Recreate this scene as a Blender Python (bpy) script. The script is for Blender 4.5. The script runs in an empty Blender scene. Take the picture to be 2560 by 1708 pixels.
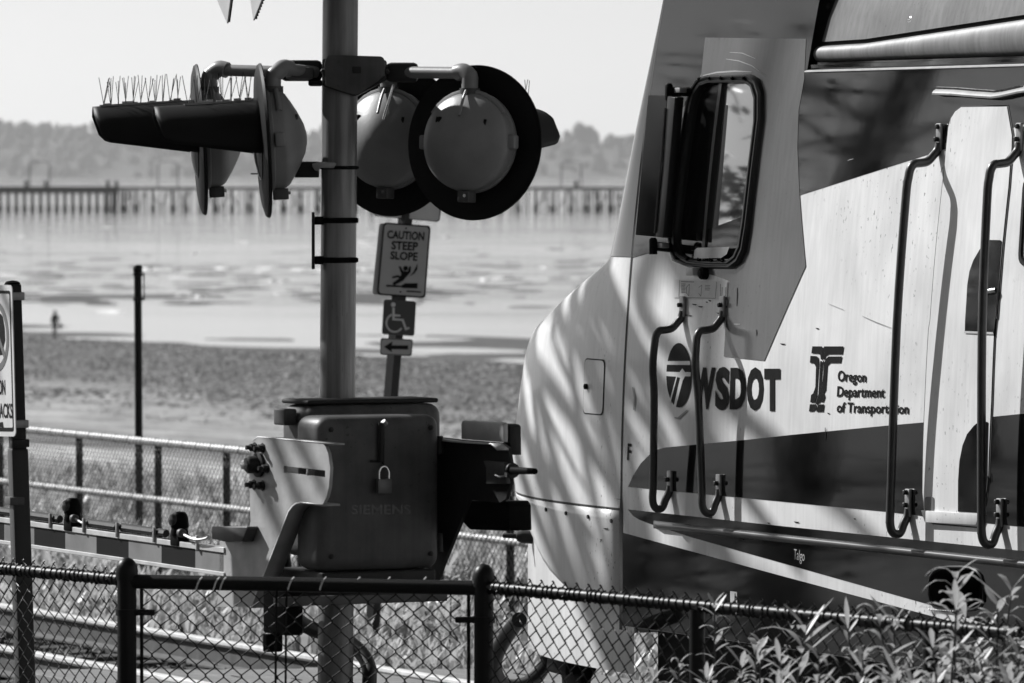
import bpy, bmesh, math, random
from mathutils import Vector, Matrix, noise
from mathutils.geometry import tessellate_polygon
R = random.Random(7)
SC = bpy.context.scene
COL = SC.collection
rad = math.radians

# ------------------------------------------------------------------ camera
F_PX = 16340.0                      # focal length in pixels of the 2560 wide frame
PITCH = math.atan((854 - 427) / F_PX)
CAMZ = 3.0                          # camera height above rail top
cd = bpy.data.cameras.new('camera'); cam = bpy.data.objects.new('camera', cd); COL.objects.link(cam)
cd.sensor_width = 36.0; cd.lens = F_PX / 2560 * 36; cd.clip_start = 0.5; cd.clip_end = 60000
cam.location = (0, 0, CAMZ); cam.rotation_euler = (math.pi / 2 - PITCH, 0, 0)
cd.dof.use_dof = True; cd.dof.focus_distance = 29.0; cd.dof.aperture_fstop = 8.3
SC.camera = cam
# ------------------------------------------------------------------ light
SUN = Vector((-0.66, 0.465, 0.59)).normalized()      # towards the sun: ahead and to the left
el = math.asin(SUN.z); az = math.atan2(SUN.x, SUN.y)
W = bpy.data.worlds.new('World'); SC.world = W; W.use_nodes = True
nt = W.node_tree; bg = nt.nodes['Background']
sky = nt.nodes.new('ShaderNodeTexSky'); sky.sky_type = 'NISHITA'; sky.sun_disc = False
sky.sun_elevation = el; sky.sun_rotation = az; sky.air_density = 0.5; sky.dust_density = 0.3; sky.ozone_density = 1.0
bw = nt.nodes.new('ShaderNodeRGBToBW')
nt.links.new(sky.outputs[0], bw.inputs[0]); nt.links.new(bw.outputs[0], bg.inputs[0])
bg.inputs[1].default_value = 0.092
sd = bpy.data.lights.new('sun', 'SUN'); sd.energy = 5.0; sd.angle = rad(0.4); sd.color = (1, 1, 1)
so = bpy.data.objects.new('sun', sd); COL.objects.link(so)
so.rotation_euler = (-SUN).to_track_quat('-Z', 'Y').to_euler(); so.location = (-20, 20, 30)
SC.view_settings.view_transform = 'Standard'; SC.view_settings.look = 'None'
SC.view_settings.exposure = 0.42; SC.view_settings.gamma = 1.0
SC.cycles.use_denoising = True
SC.cycles.volume_bounces = 1; SC.cycles.max_bounces = 6
SC.cycles.caustics_reflective = False; SC.cycles.caustics_refractive = False
SC.cycles.sample_clamp_indirect = 4.0

# ------------------------------------------------------------------ pixels and frames
def reg(x0, y0, k): return lambda x, y: (x0 + x * k, y0 + y * k)
VK = 2560 / 2350
vp = reg(0, 0, VK)
a1 = reg(200, 0, .35714); a2 = reg(700, 100, .33164); a3 = reg(0, 640, .3316); a4 = reg(0, 1160, .34951)
a5 = reg(520, 960, .35714); a6 = reg(880, 500, .3315); a7 = reg(700, 1380, .27234)
b1 = reg(1500, 0, .45907); b2 = reg(1960, 0, .31881); b3 = reg(1960, 400, .38265); b4 = reg(1560, 700, .38263)
b5 = reg(1260, 680, .40816); b6 = reg(1240, 1200, .32403); b7 = reg(1900, 1150, .3558)
c1 = reg(2240, 200, .38278); c2 = reg(2240, 800, .38278); c3 = reg(0, 680, .2807); c4 = reg(0, 260, .22128)
c5 = reg(1240, 280, .20408); c6 = reg(1680, 660, .08929); c7 = reg(0, 1280, .14468); c8 = reg(1100, 1560, .17021)
CP, SP = math.cos(PITCH), math.sin(PITCH)
def ray(p):
    u = (p[0] - 1280) / F_PX; v = (854 - p[1]) / F_PX
    return Vector((u, CP + v * SP, -SP + v * CP))
CAM = Vector((0, 0, CAMZ))
def P(p, Y):
    r = ray(p); return CAM + r * (Y / r.y)
def onplane(p, p0, n):
    r = ray(p); return CAM + r * ((p0 - CAM).dot(n) / r.dot(n))
def proj(w):
    q = w - CAM; z = q.y * CP - q.z * SP; y = q.y * SP + q.z * CP
    return (1280 + F_PX * q.x / z, 854 - F_PX * y / z)
TH = math.atan((1280 + 6536) / F_PX); ST, CT = math.sin(TH), math.cos(TH)
def T(t, d, z=0.0): return Vector((-ST * t + CT * d, CT * t + ST * d, z))
def TD(w): return (-ST * w.x + CT * w.y, CT * w.x + ST * w.y)
Tt, Td = T(1, 0), T(0, 1)
UP = Vector((0, 0, 1))
D0 = 14.1                            # near side plane of the train
def lean(z): return 0.038 * max(0.0, z - 1.36) ** 2
def side(p, off=0.0):
    r = ray(p); k = D0 / (Td.dot(r))
    for _ in range(12):
        z = CAM.z + r.z * k; k = (D0 + lean(z) - off) / Td.dot(r)
    w = CAM + r * k
    return (-ST * w.x + CT * w.y, w.z)
def SW(t, z, off=0.0): return T(t, D0 + lean(z) - off, z)

# ------------------------------------------------------------------ materials
MATS = {}
def mat(name, base, rough=.5, metal=0.0, var=0.0, vscale=8.0, bump=0.0, bscale=30.0, spec=.5, stretch=(1, 1, 1), specks=0.0, coat=0.0, ior=1.5, rvar=0.0, detail=6, streak=0.0):
    if name in MATS: return MATS[name]
    m = bpy.data.materials.new(name); m.use_nodes = True; t = m.node_tree; N = t.nodes; L = t.links
    b = N['Principled BSDF']
    b.inputs['Base Color'].default_value = (base, base, base, 1); b.inputs['Roughness'].default_value = rough
    b.inputs['Metallic'].default_value = metal; b.inputs['Specular IOR Level'].default_value = spec; b.inputs['IOR'].default_value = ior
    if coat: b.inputs['Coat Weight'].default_value = coat; b.inputs['Coat Roughness'].default_value = .06
    geo = N.new('ShaderNodeNewGeometry'); mp = N.new('ShaderNodeMapping'); mp.inputs['Scale'].default_value = stretch
    L.new(geo.outputs['Position'], mp.inputs[0])
    def noise(scale, det=detail, vec=None):
        n = N.new('ShaderNodeTexNoise'); n.inputs['Scale'].default_value = scale; n.inputs['Detail'].default_value = det
        L.new((vec or mp).outputs[0], n.inputs['Vector']); return n
    def mrange(src, f0, f1, t0, t1):
        r = N.new('ShaderNodeMapRange'); r.inputs[1].default_value = f0; r.inputs[2].default_value = f1
        r.inputs[3].default_value = t0; r.inputs[4].default_value = t1; L.new(src, r.inputs[0]); return r.outputs[0]
    def mul(a, c):
        k = N.new('ShaderNodeMath'); k.operation = 'MULTIPLY'; L.new(a, k.inputs[0])
        if isinstance(c, (int, float)): k.inputs[1].default_value = c
        else: L.new(c, k.inputs[1])
        return k.outputs[0]
    val = None
    if var:
        n = noise(vscale); val = mrange(n.outputs[0], .3, .7, 1 - var, 1 + var * .5)
    if streak:
        mp2 = N.new('ShaderNodeMapping'); mp2.inputs['Scale'].default_value = (14, 14, .7); L.new(geo.outputs['Position'], mp2.inputs[0])
        n = noise(3.0, 4, mp2); s = mrange(n.outputs[0], .35, .75, 1.0, 1 - streak)
        val = s if val is None else mul(val, s)
    if specks:
        n = noise(55.0, 3, mp); n2 = noise(1.3, 2, mp)
        a = mrange(n.outputs[0], .655, .70, 0, specks); a = mul(a, mrange(n2.outputs[0], .42, .62, 0, 1))
        inv = N.new('ShaderNodeMath'); inv.operation = 'SUBTRACT'; inv.inputs[0].default_value = 1; L.new(a, inv.inputs[1])
        val = inv.outputs[0] if val is None else mul(val, inv.outputs[0])
    if val is not None:
        c = mul(val, base); cc = N.new('ShaderNodeCombineColor')
        for i in range(3): L.new(c, cc.inputs[i])
        L.new(cc.outputs[0], b.inputs['Base Color'])
    if rvar:
        n = noise(vscale * 1.7); L.new(mrange(n.outputs[0], .3, .7, max(.02, rough - rvar), rough + rvar), b.inputs['Roughness'])
    if bump:
        n = noise(bscale); bp = N.new('ShaderNodeBump'); bp.inputs['Strength'].default_value = min(1, bump); bp.inputs['Distance'].default_value = .01 * max(1, bump)
        L.new(n.outputs[0], bp.inputs['Height']); L.new(bp.outputs[0], b.inputs['Normal'])
    MATS[name] = m; return m

M_white = mat('train_white_paint', .74, .34, var=.18, vscale=3.5, streak=.12, specks=.75, coat=.25, stretch=(1, 1, .6))
M_dark = mat('train_dark_paint', .006, .045, var=.25, vscale=3, bump=.025, bscale=1.6, streak=.25, spec=.85, rvar=.02)
M_greyp = mat('train_grey_paint', .105, .16, var=.12, vscale=3, streak=.15, specks=.5, spec=.7, bump=.03, bscale=2)
M_print = mat('dark_lettering', .012, .5, var=.3, vscale=20, spec=.05)
M_lightprint = mat('pale_lettering', .55, .4)
M_seam = mat('rubber_seal', .006, .7)
M_rubber = mat('black_rubber', .007, .3, spec=.25, bump=.05)
M_blackmetal = mat('black_enamel', .005, .55, spec=.04, var=.3, bump=.06)
M_disc = mat('disc_black_paint', .006, .55, spec=.18, var=.3, vscale=5)
M_rail = mat('handrail_dark_steel', .028, .38, var=.3, vscale=20, coat=.2)
M_steel = mat('galvanised_steel', .34, .42, metal=.55, var=.3, vscale=9, bump=.08, bscale=60, streak=.25)
M_mast = mat('mast_aluminium', .27, .34, metal=.2, var=.35, vscale=5, stretch=(3, 3, .5), streak=.5, bump=.05, specks=.5)
M_plate = mat('galvanised_plate', .44, .5, metal=.25, var=.22, vscale=10, bump=.08, bscale=70)
M_cabinet = mat('cabinet_grey', .11, .45, spec=.25, specks=.5, var=.38, vscale=7, bump=.06, bscale=50, streak=.2)
M_housing = mat('lamp_housing_grey', .26, .42, spec=.35, var=.15, vscale=8, bump=.05, bscale=60)
M_darksteel = mat('dark_bracket_steel', .022, .5, spec=.25, var=.3, vscale=12, bump=.1)
M_chrome = mat('bright_steel', .75, .22, metal=1.0, var=.2)
M_glass = mat('reflective_window_glass', .38, .02, metal=.85)
M_openshade = mat('open_window_shade', .006, .2, spec=.3)
M_lens = mat('dark_red_lens', .03, .15)
M_sign = mat('sign_sheeting', .62, .35, var=.12, vscale=6)
M_signdim = mat('yellow_sign_sheeting', .42, .45, var=.1, vscale=6)
M_signblue = mat('dark_sign_sheeting', .05, .4)
M_signgrey = mat('red_sign_sheeting', .12, .4)
M_fence = mat('fence_black_vinyl', .005, .42, spec=.2, bump=.1, bscale=80)
M_fencemesh = mat('fence_mesh_vinyl', .008, .38, spec=.3)
M_galv = mat('galvanised_pipe', .66, .38, metal=.25, var=.2, vscale=12)
M_armred = mat('gate_arm_dark_sheeting', .010, .6, spec=.1, var=.2, vscale=6)
M_armwhite = mat('gate_arm_pale_sheeting', .24, .6, spec=.1, var=.2, vscale=8)
M_hose = mat('black_hose', .008, .5, bump=.1)
M_railsteel = mat('rail_head_steel', .85, .4, metal=.2, var=.25, vscale=10)
M_railweb = mat('rail_web_rust', .07, .75, var=.4, vscale=9, bump=.3)
M_wood = mat('timber_crossing', .20, .75, var=.35, vscale=4, stretch=(2, 9, 9), bump=.35, bscale=12)
M_tie = mat('timber_sleeper', .05, .85, var=.4, vscale=8, bump=.4)
M_bark = mat('bark', .06, .9, var=.4, vscale=6, bump=.8, bscale=9)
M_cloth = mat('dark_clothing', .02, .85, var=.2)
M_skin = mat('skin', .25, .6)
M_hair = mat('dark_hair', .015, .6)
M_pier = mat('weathered_pier_timber', .045, .9, var=.3, vscale=.5)
M_pierdark = mat('dark_pier_timber', .02, .9, var=.3, vscale=.5)
M_trim = mat('roof_trim_metal', .22, .55, metal=.2, var=.25, vscale=6, streak=.3)
M_mould = mat('dark_moulding_paint', .045, .28, spec=.5, var=.3, vscale=12)
M_paper = mat('pale_label', .62, .5, var=.08, vscale=30)
def leafmat(name, base, trans=.3, var=.35, scale=3.0):
    m = mat(name, base, .42, var=var, vscale=scale, spec=.5)
    t = m.node_tree; N = t.nodes; L = t.links; b = N['Principled BSDF']; out = N['Material Output']
    tr = N.new('ShaderNodeBsdfTranslucent'); tr.inputs[0].default_value = (base * 1.2,) * 3 + (1,)
    mx = N.new('ShaderNodeMixShader'); mx.inputs[0].default_value = trans
    L.new(b.outputs[0], mx.inputs[1]); L.new(tr.outputs[0], mx.inputs[2]); L.new(mx.outputs[0], out.inputs[0]); return m
M_leaf = leafmat('shrub_leaf', .46, .35)
M_grass = leafmat('grass_blade', .48, .35, var=.88, scale=1.6)
M_tleaf = leafmat('tree_leaf', .07, .3)
M_litter = mat('dead_leaf', .06, .7, var=.6, vscale=10)

# ------------------------------------------------------------------ mesh helpers
ROOT = {}
def empty(name, loc, label, cat, group=None):
    o = bpy.data.objects.new(name, None); COL.objects.link(o); o.location = loc; o.empty_display_size = .1
    ROOT[o.name] = Vector(loc); tag(o, label, cat, group); return o
def tag(o, label=None, cat=None, group=None, kind=None):
    if label: o['label'] = label
    if cat: o['category'] = cat
    if group: o['group'] = group
    if kind: o['kind'] = kind
    return o
class MB:
    def __init__(s): s.v = []; s.f = []
    def add(s, vs, fs):
        k = len(s.v); s.v += [Vector(x) for x in vs]; s.f += [tuple(i + k for i in f) for f in fs]; return s
    def box(s, c, ax, h):
        c = Vector(c); A = [Vector(a) for a in ax]; vs = []
        for i in (-1, 1):
            for j in (-1, 1):
                for k in (-1, 1): vs.append(c + A[0] * (i * h[0]) + A[1] * (j * h[1]) + A[2] * (k * h[2]))
        return s.add(vs, [(0, 1, 3, 2), (4, 6, 7, 5), (0, 4, 5, 1), (2, 3, 7, 6), (0, 2, 6, 4), (1, 5, 7, 3)])
    def tube(s, pts, r, n=10, caps=True, closed=False):
        pts = [Vector(p) for p in pts]; m = len(pts)
        rr = r if isinstance(r, (list, tuple)) else [r] * m
        tang = []
        for i in range(m):
            a = pts[max(0, i - 1)]; b = pts[min(m - 1, i + 1)]; d = (b - a)
            tang.append(d.normalized() if d.length > 1e-9 else Vector((0, 0, 1)))
        ref = Vector((0, 0, 1)) if abs(tang[0].z) < .9 else Vector((1, 0, 0))
        u = tang[0].cross(ref).normalized(); vs = []; fs = []
        for i in range(m):
            u = (u - tang[i] * u.dot(tang[i])).normalized(); w = tang[i].cross(u)
            for j in range(n):
                a = 2 * math.pi * j / n; vs.append(pts[i] + (u * math.cos(a) + w * math.sin(a)) * rr[i])
        for i in range(m - 1):
            for j in range(n): fs.append((i * n + j, i * n + (j + 1) % n, (i + 1) * n + (j + 1) % n, (i + 1) * n + j))
        if caps: fs.append(tuple(range(n))[::-1]); fs.append(tuple((m - 1) * n + j for j in range(n)))
        return s.add(vs, fs)
    def lathe(s, prof, o, axis, n=32):
        axis = Vector(axis).normalized(); ref = UP if abs(axis.z) < .9 else Vector((1, 0, 0))
        u = axis.cross(ref).normalized(); w = axis.cross(u); o = Vector(o); vs = []; fs = []
        for r, h in prof:
            for j in range(n):
                a = 2 * math.pi * j / n; vs.append(o + axis * h + (u * math.cos(a) + w * math.sin(a)) * max(r, 1e-4))
        for i in range(len(prof) - 1):
            for j in range(n): fs.append((i * n + j, i * n + (j + 1) % n, (i + 1) * n + (j + 1) % n, (i + 1) * n + j))
        fs.append(tuple(range(n))[::-1]); fs.append(tuple((len(prof) - 1) * n + j for j in range(n)))
        return s.add(vs, fs)
    def prism(s, poly, vec):
        n = len(poly); vec = Vector(vec); a = [Vector(p) for p in poly]; b = [p + vec for p in a]
        tri = tessellate_polygon([a]); fs = [tuple(t) for t in tri] + [tuple(i + n for i in t)[::-1] for t in tri]
        fs += [(i, (i + 1) % n, (i + 1) % n + n, i + n) for i in range(n)]
        return s.add(a + b, fs)
    def grid(s, rows, close=False):
        n = len(rows[0]); vs = [p for r in rows for p in r]; fs = []
        for i in range(len(rows) - 1):
            for j in range(n if close else n - 1): fs.append((i * n + j, i * n + (j + 1) % n, (i + 1) * n + (j + 1) % n, (i + 1) * n + j))
        return s.add(vs, fs)
    def build(s, name, m, parent=None, smooth=True, angle=38, bevel=0, seg=2, loc=None, fix=True, normals=None):
        base = ROOT[parent.name] if parent is not None else (Vector(loc) if loc is not None else Vector((0, 0, 0)))
        me = bpy.data.meshes.new(name); me.from_pydata([tuple(v - base) for v in s.v], [], s.f)
        if fix or bevel:
            bm = bmesh.new(); bm.from_mesh(me)
            if fix: bmesh.ops.remove_doubles(bm, verts=bm.verts, dist=1e-6); bmesh.ops.recalc_face_normals(bm, faces=bm.faces)
            if bevel:
                bm.normal_update(); es = [e for e in bm.edges if len(e.link_faces) == 2 and e.calc_face_angle(0) > .5]
                bmesh.ops.bevel(bm, geom=es, offset=bevel, segments=seg, affect='EDGES', profile=.5, clamp_overlap=True)
            bm.to_mesh(me); bm.free()
        if smooth:
            me.shade_smooth()
            if angle < 180: me.set_sharp_from_angle(angle=rad(angle))
        if m is not None: me.materials.append(m)
        if normals: me.normals_split_custom_set_from_vertices(normals)
        o = bpy.data.objects.new(name, me); COL.objects.link(o)
        if parent is not None: o.parent = parent; ROOT[o.name] = base
        else: o.location = base; ROOT[o.name] = base
        return o
def dup(o, parent=None, loc=None):
    c = o.copy(); COL.objects.link(c)
    if parent is not None: c.parent = parent
    if loc is not None: c.location = loc
    ROOT[c.name] = ROOT[parent.name] if parent is not None else Vector(c.location)
    for ch in o.children: dup(ch, c)
    return c
def spline(pts, n=6):
    pts = [Vector(p) for p in pts]; out = []
    for i in range(len(pts) - 1):
        p0 = pts[max(0, i - 1)]; p1 = pts[i]; p2 = pts[i + 1]; p3 = pts[min(len(pts) - 1, i + 2)]
        for k in range(n):
            t = k / n
            out.append(.5 * ((2 * p1) + (p2 - p0) * t + (2 * p0 - 5 * p1 + 4 * p2 - p3) * t * t + (3 * p1 - p0 - 3 * p2 + p3) * t ** 3))
    out.append(pts[-1]); return out
def rbox(name, m, parent, p0, p1, Y0, Y1, bevel=.01, **k):
    """box seen between two picture corners, running from depth Y0 to Y1"""
    a = P(p0, Y0); b = P(p1, Y0)
    c = Vector(((a.x + b.x) / 2, (Y0 + Y1) / 2, (a.z + b.z) / 2))
    return MB().box(c, ((1, 0, 0), (0, 1, 0), (0, 0, 1)), (abs(b.x - a.x) / 2, abs(Y1 - Y0) / 2, abs(a.z - b.z) / 2)).build(name, m, parent, bevel=bevel, **k)
def font_mesh(txt, bold=0.0):
    cu = bpy.data.curves.new('txt', 'FONT'); cu.body = txt; cu.size = 1; cu.offset = bold; cu.resolution_u = 3; cu.align_x = 'LEFT'
    o = bpy.data.objects.new('txt', cu); COL.objects.link(o); bpy.context.view_layer.update()
    me = o.evaluated_get(bpy.context.evaluated_depsgraph_get()).to_mesh()
    vs = [(v.co.x, v.co.y) for v in me.vertices]; fs = [tuple(p.vertices) for p in me.polygons]
    bpy.data.objects.remove(o); bpy.data.curves.remove(cu)
    x0 = min(v[0] for v in vs); x1 = max(v[0] for v in vs); y0 = min(v[1] for v in vs); y1 = max(v[1] for v in vs)
    return [((x - x0) / (x1 - x0), (y - y0) / (y1 - y0)) for x, y in vs], fs
def quadmap(q, u, v):
    """q = TL, TR, BR, BL"""
    t = q[0] * (1 - u) + q[1] * u; b = q[3] * (1 - u) + q[2] * u
    return b * (1 - v) + t * v
# ------------------------------------------------------------------ terrain, beach, water
def interp(x, tab):
    if x <= tab[0][0]: return tab[0][1]
    for (xa, ya), (xb, yb) in zip(tab, tab[1:]):
        if x <= xb: return ya + (yb - ya) * (x - xa) / (xb - xa)
    return tab[-1][1]
PROF = [(-60, 5.5), (-40, 4.5), (-22, 3.2), (-10, 2.2), (-4, 1.6), (0, 1.3), (6, .6), (9, .0), (12, -.22), (21.5, -.25), (34, -1.8), (56, -4.0), (75, -5.5), (101, -6.95), (130, -7.2), (152, -7.40), (165, -7.47), (220, -7.62), (420, -9.5), (900, -14)]
def hn(x, y, s):
    return math.sin(x * s * 1.3 + 1.7 * math.sin(y * s * .7)) * .5 + math.sin(y * s * 1.9 + x * s * .6 + 2.1) * .5
def ground_z(t, d):
    z = interp(d, PROF)
    if d < -4: z = 1.6 + (z - 1.6) * (1 + 7 * max(0, min(1, (45 - t) / 40)))
    if d > 22: z += .12 * hn(t, d, .25) * min(1, (d - 22) / 12) * (1 if d < 110 else .35)
    if 118 < d < 175: z += .022 * hn(t, d * 2.3, .06)
    if 172 < d < 290: z = max(z, -7.42 + .16 * (noise.noise((t * .011, d * .035, 1.3)) + .5 * noise.noise((t * .04, d * .10, 4.0)) - .62))
    q = ((t - 318) / 62) ** 2 + ((d - 172) / 9) ** 2         # low sandbar beyond the first pool
    if q < 3: z += .16 * math.exp(-q * 1.4)
    return z
def m_ground():
    m = bpy.data.materials.new('ground_cover'); m.use_nodes = True; t = m.node_tree; N = t.nodes; L = t.links; b = N['Principled BSDF']
    geo = N.new('ShaderNodeNewGeometry'); dot = N.new('ShaderNodeVectorMath'); dot.operation = 'DOT_PRODUCT'
    dot.inputs[1].default_value = tuple(Td); L.new(geo.outputs['Position'], dot.inputs[0])
    wob = N.new('ShaderNodeTexNoise'); wob.inputs['Scale'].default_value = .06; wob.inputs['Detail'].default_value = 5; L.new(geo.outputs['Position'], wob.inputs['Vector'])
    wm = N.new('ShaderNodeMath'); wm.operation = 'MULTIPLY_ADD'; wm.inputs[1].default_value = 16; wm.inputs[2].default_value = -8; L.new(wob.outputs[0], wm.inputs[0])
    dd = N.new('ShaderNodeMath'); dd.operation = 'ADD'; L.new(dot.outputs['Value'], dd.inputs[0]); L.new(wm.outputs[0], dd.inputs[1])
    mr = N.new('ShaderNodeMapRange'); mr.inputs[1].default_value = 0; mr.inputs[2].default_value = 200; L.new(dd.outputs[0], mr.inputs[0])
    cr = N.new('ShaderNodeValToRGB'); e = cr.color_ramp.elements
    stops = [(0, .05), (.10, .06), (.21, .06), (.275, .07), (.30, .45), (.345, .48), (.365, .10), (.42, .16), (.45, .30), (.54, .27), (.60, .12), (.66, .08), (.76, .075), (1, .06)]
    while len(e) < len(stops): e.new(.5)
    for k, (p, v) in enumerate(stops): e[k].position = p; e[k].color = (v, v, v, 1)
    L.new(mr.outputs[0], cr.inputs[0])
    mpp = N.new('ShaderNodeMapping'); mpp.inputs['Scale'].default_value = (1, 1, 1); L.new(geo.outputs['Position'], mpp.inputs[0])
    n1 = N.new('ShaderNodeTexNoise'); n1.inputs['Scale'].default_value = .35; n1.inputs['Detail'].default_value = 8; n1.inputs['Roughness'].default_value = .7; L.new(mpp.outputs[0], n1.inputs['Vector'])
    r1 = N.new('ShaderNodeMapRange'); r1.inputs[1].default_value = .3; r1.inputs[2].default_value = .7; r1.inputs[3].default_value = .3; r1.inputs[4].default_value = 1.7; L.new(n1.outputs[0], r1.inputs[0])
    mx = N.new('ShaderNodeVectorMath'); mx.operation = 'SCALE'; L.new(cr.outputs[0], mx.inputs[0]); L.new(r1.outputs[0], mx.inputs['Scale'])
    L.new(mx.outputs[0], b.inputs['Base Color']); b.inputs['Roughness'].default_value = .9
    n2 = N.new('ShaderNodeTexNoise'); n2.inputs['Scale'].default_value = 2.2; n2.inputs['Detail'].default_value = 6; L.new(geo.outputs['Position'], n2.inputs['Vector'])
    bp = N.new('ShaderNodeBump'); bp.inputs['Strength'].default_value = .7; bp.inputs['Distance'].default_value = .25; L.new(n2.outputs[0], bp.inputs['Height']); L.new(bp.outputs[0], b.inputs['Normal'])
    return m
ds = [-60, -50, -40, -30, -22, -16, -10, -7, -4, 0, 3, 6, 7.5, 9, 10.5, 12, 14, 16, 18, 20, 21.5] + [21.5 + i * 1.5 for i in range(1, 54)] + [104 + i * 2 for i in range(94)] + [300, 350, 420, 600, 900]
ts = [-300, -150, -60] + [i * 2.5 for i in range(-12, 60)] + [150 + 6 * i for i in range(70)] + [600, 800, 1200, 2000]
g = MB().grid([[T(t, d, ground_z(t, d)) for t in ts] for d in ds])
tag(g.build('ground', m_ground(), None, angle=180, fix=False), kind='structure')

def m_water():
    m = bpy.data.materials.new('sea_water'); m.use_nodes = True; t = m.node_tree; N = t.nodes; L = t.links; b = N['Principled BSDF']
    b.inputs['Base Color'].default_value = (.03, .03, .03, 1); b.inputs['Roughness'].default_value = .06; b.inputs['IOR'].default_value = 1.33
    geo = N.new('ShaderNodeNewGeometry'); mp = N.new('ShaderNodeMapping'); mp.inputs['Scale'].default_value = (.05, .22, 1); L.new(geo.outputs['Position'], mp.inputs[0])
    n = N.new('ShaderNodeTexNoise'); n.inputs['Scale'].default_value = 1.0; n.inputs['Detail'].default_value = 6; L.new(mp.outputs[0], n.inputs['Vector'])
    mp2 = N.new('ShaderNodeMapping'); mp2.inputs['Scale'].default_value = (.02, .035, 1); L.new(geo.outputs['Position'], mp2.inputs[0])
    n2 = N.new('ShaderNodeTexNoise'); n2.inputs['Scale'].default_value = 1.0; n2.inputs['Detail'].default_value = 3; L.new(mp2.outputs[0], n2.inputs['Vector'])
    st = N.new('ShaderNodeMapRange'); st.inputs[1].default_value = .46; st.inputs[2].default_value = .66; st.inputs[3].default_value = .22; st.inputs[4].default_value = .85; L.new(n2.outputs[0], st.inputs[0])
    bp = N.new('ShaderNodeBump'); bp.inputs['Distance'].default_value = .8; dt_ = N.new('ShaderNodeVectorMath'); dt_.operation = 'DOT_PRODUCT'; dt_.inputs[1].default_value = tuple(Td); L.new(geo.outputs['Position'], dt_.inputs[0])
    cal = N.new('ShaderNodeMapRange'); cal.inputs[1].default_value = 172; cal.inputs[2].default_value = 215; L.new(dt_.outputs['Value'], cal.inputs[0])
    ml = N.new('ShaderNodeMath'); ml.operation = 'MULTIPLY'; L.new(st.outputs[0], ml.inputs[0]); L.new(cal.outputs[0], ml.inputs[1]); L.new(ml.outputs[0], bp.inputs['Strength']); L.new(n.outputs[0], bp.inputs['Height']); L.new(bp.outputs[0], b.inputs['Normal'])
    return m
tag(MB().add([(-9000, 200, -7.42), (9000, 200, -7.42), (9000, 14000, -7.42), (-9000, 14000, -7.42)], [(0, 1, 2, 3)]).build('water', m_water(), None, smooth=False, fix=False), kind='structure')
# breaking wavelets: low white ridges of foam far out
fm = MB()
for k in range(44):
    px = R.uniform(-40, 1500); py = R.choice([R.uniform(668, 705), R.uniform(668, 705), R.uniform(735, 800), R.uniform(560, 660)])
    c = P((px, py), 300); r = ray((px, py)); c = CAM + r * ((-7.42 - CAM.z) / r.z); L_ = R.uniform(.5, 2.4); h = R.uniform(.04, .12)
    rows = []
    for i in range(9):
        u = i / 8 - .5; s = math.sqrt(max(0, 1 - (2 * u) ** 2)); x = c.x + u * L_; y = c.y + .5 * math.sin(u * 5 + k)
        rows.append([Vector((x, y - .5 * s - .02, -7.425)), Vector((x, y - .15 * s, -7.42 + h * s + R.uniform(0, .03))), Vector((x, y + .5 * s + .02, -7.425))])
    fm.grid(rows)
tag(fm.build('wave_foam', mat('foam', .8, .6), None), 'white foam on small waves breaking off the beach', 'foam', kind='stuff')

wv = MB()
for k in range(170):
    px = R.uniform(-60, 1560); py = R.triangular(600, 775, 705); r = ray((px, py)); c = CAM + r * ((-7.42 - CAM.z) / r.z); L_ = R.uniform(1.0, 5.0); h = R.uniform(.03, .10); rows = []
    for i in range(7):
        u = i / 6 - .5; s = math.sqrt(max(0, 1 - (2 * u) ** 2)); x = c.x + u * L_; y = c.y + .6 * math.sin(u * 4 + k)
        rows.append([Vector((x, y - .55 * s - .02, -7.425)), Vector((x, y - .1 * s, -7.42 + h * s)), Vector((x, y + .9 * s + .02, -7.425))])
    wv.grid(rows)
tag(wv.build('wavelets', mat('wavelet_water', .06, .15, ior=1.33), None), 'small dark wavelets in the shallow water off the beach', 'waves', kind='stuff')
OC = [(1, 0, 0), (-1, 0, 0), (0, 1, 0), (0, -1, 0), (0, 0, 1), (0, 0, -1)]; OF = [(0, 2, 4), (2, 1, 4), (1, 3, 4), (3, 0, 4), (2, 0, 5), (1, 2, 5), (3, 1, 5), (0, 3, 5)]
def lumps(n, d0, d1, sx, sz, m, name, label):
    mb = MB()
    for k in range(n):
        px = R.uniform(-60, 1340); d = d0 + (d1 - d0) * R.random(); r = ray((px, 900)); Y = d / (Td.x * r.x / r.y + Td.y); x = r.x / r.y * Y; t = -ST * x + CT * Y
        if noise.noise((t * .05, d * .12, 3)) < R.uniform(-.5, .2): continue
        c = T(t, d, ground_z(t, d)); a = R.uniform(*sx); b = R.uniform(*sz)
        mb.add([c + Vector((o[0] * a * R.uniform(.6, 1.1), o[1] * a * R.uniform(.6, 1.1), o[2] * b)) for o in OC], OF)
    tag(mb.build(name, m, None, smooth=False, fix=False), label, 'beach debris', kind='stuff')
lumps(7000, 104, 151, (.08, .3), (.03, .10), mat('wet_weed', .035, .7, var=.4, vscale=2), 'seaweed', 'dark weed and stones scattered over the wet sand')
lumps(5000, 98, 150, (.06, .22), (.03, .09), mat('pale_beach_stone', .34, .8, var=.4, vscale=2), 'beach_stones', 'pale stones and shells scattered over the sand')
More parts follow.
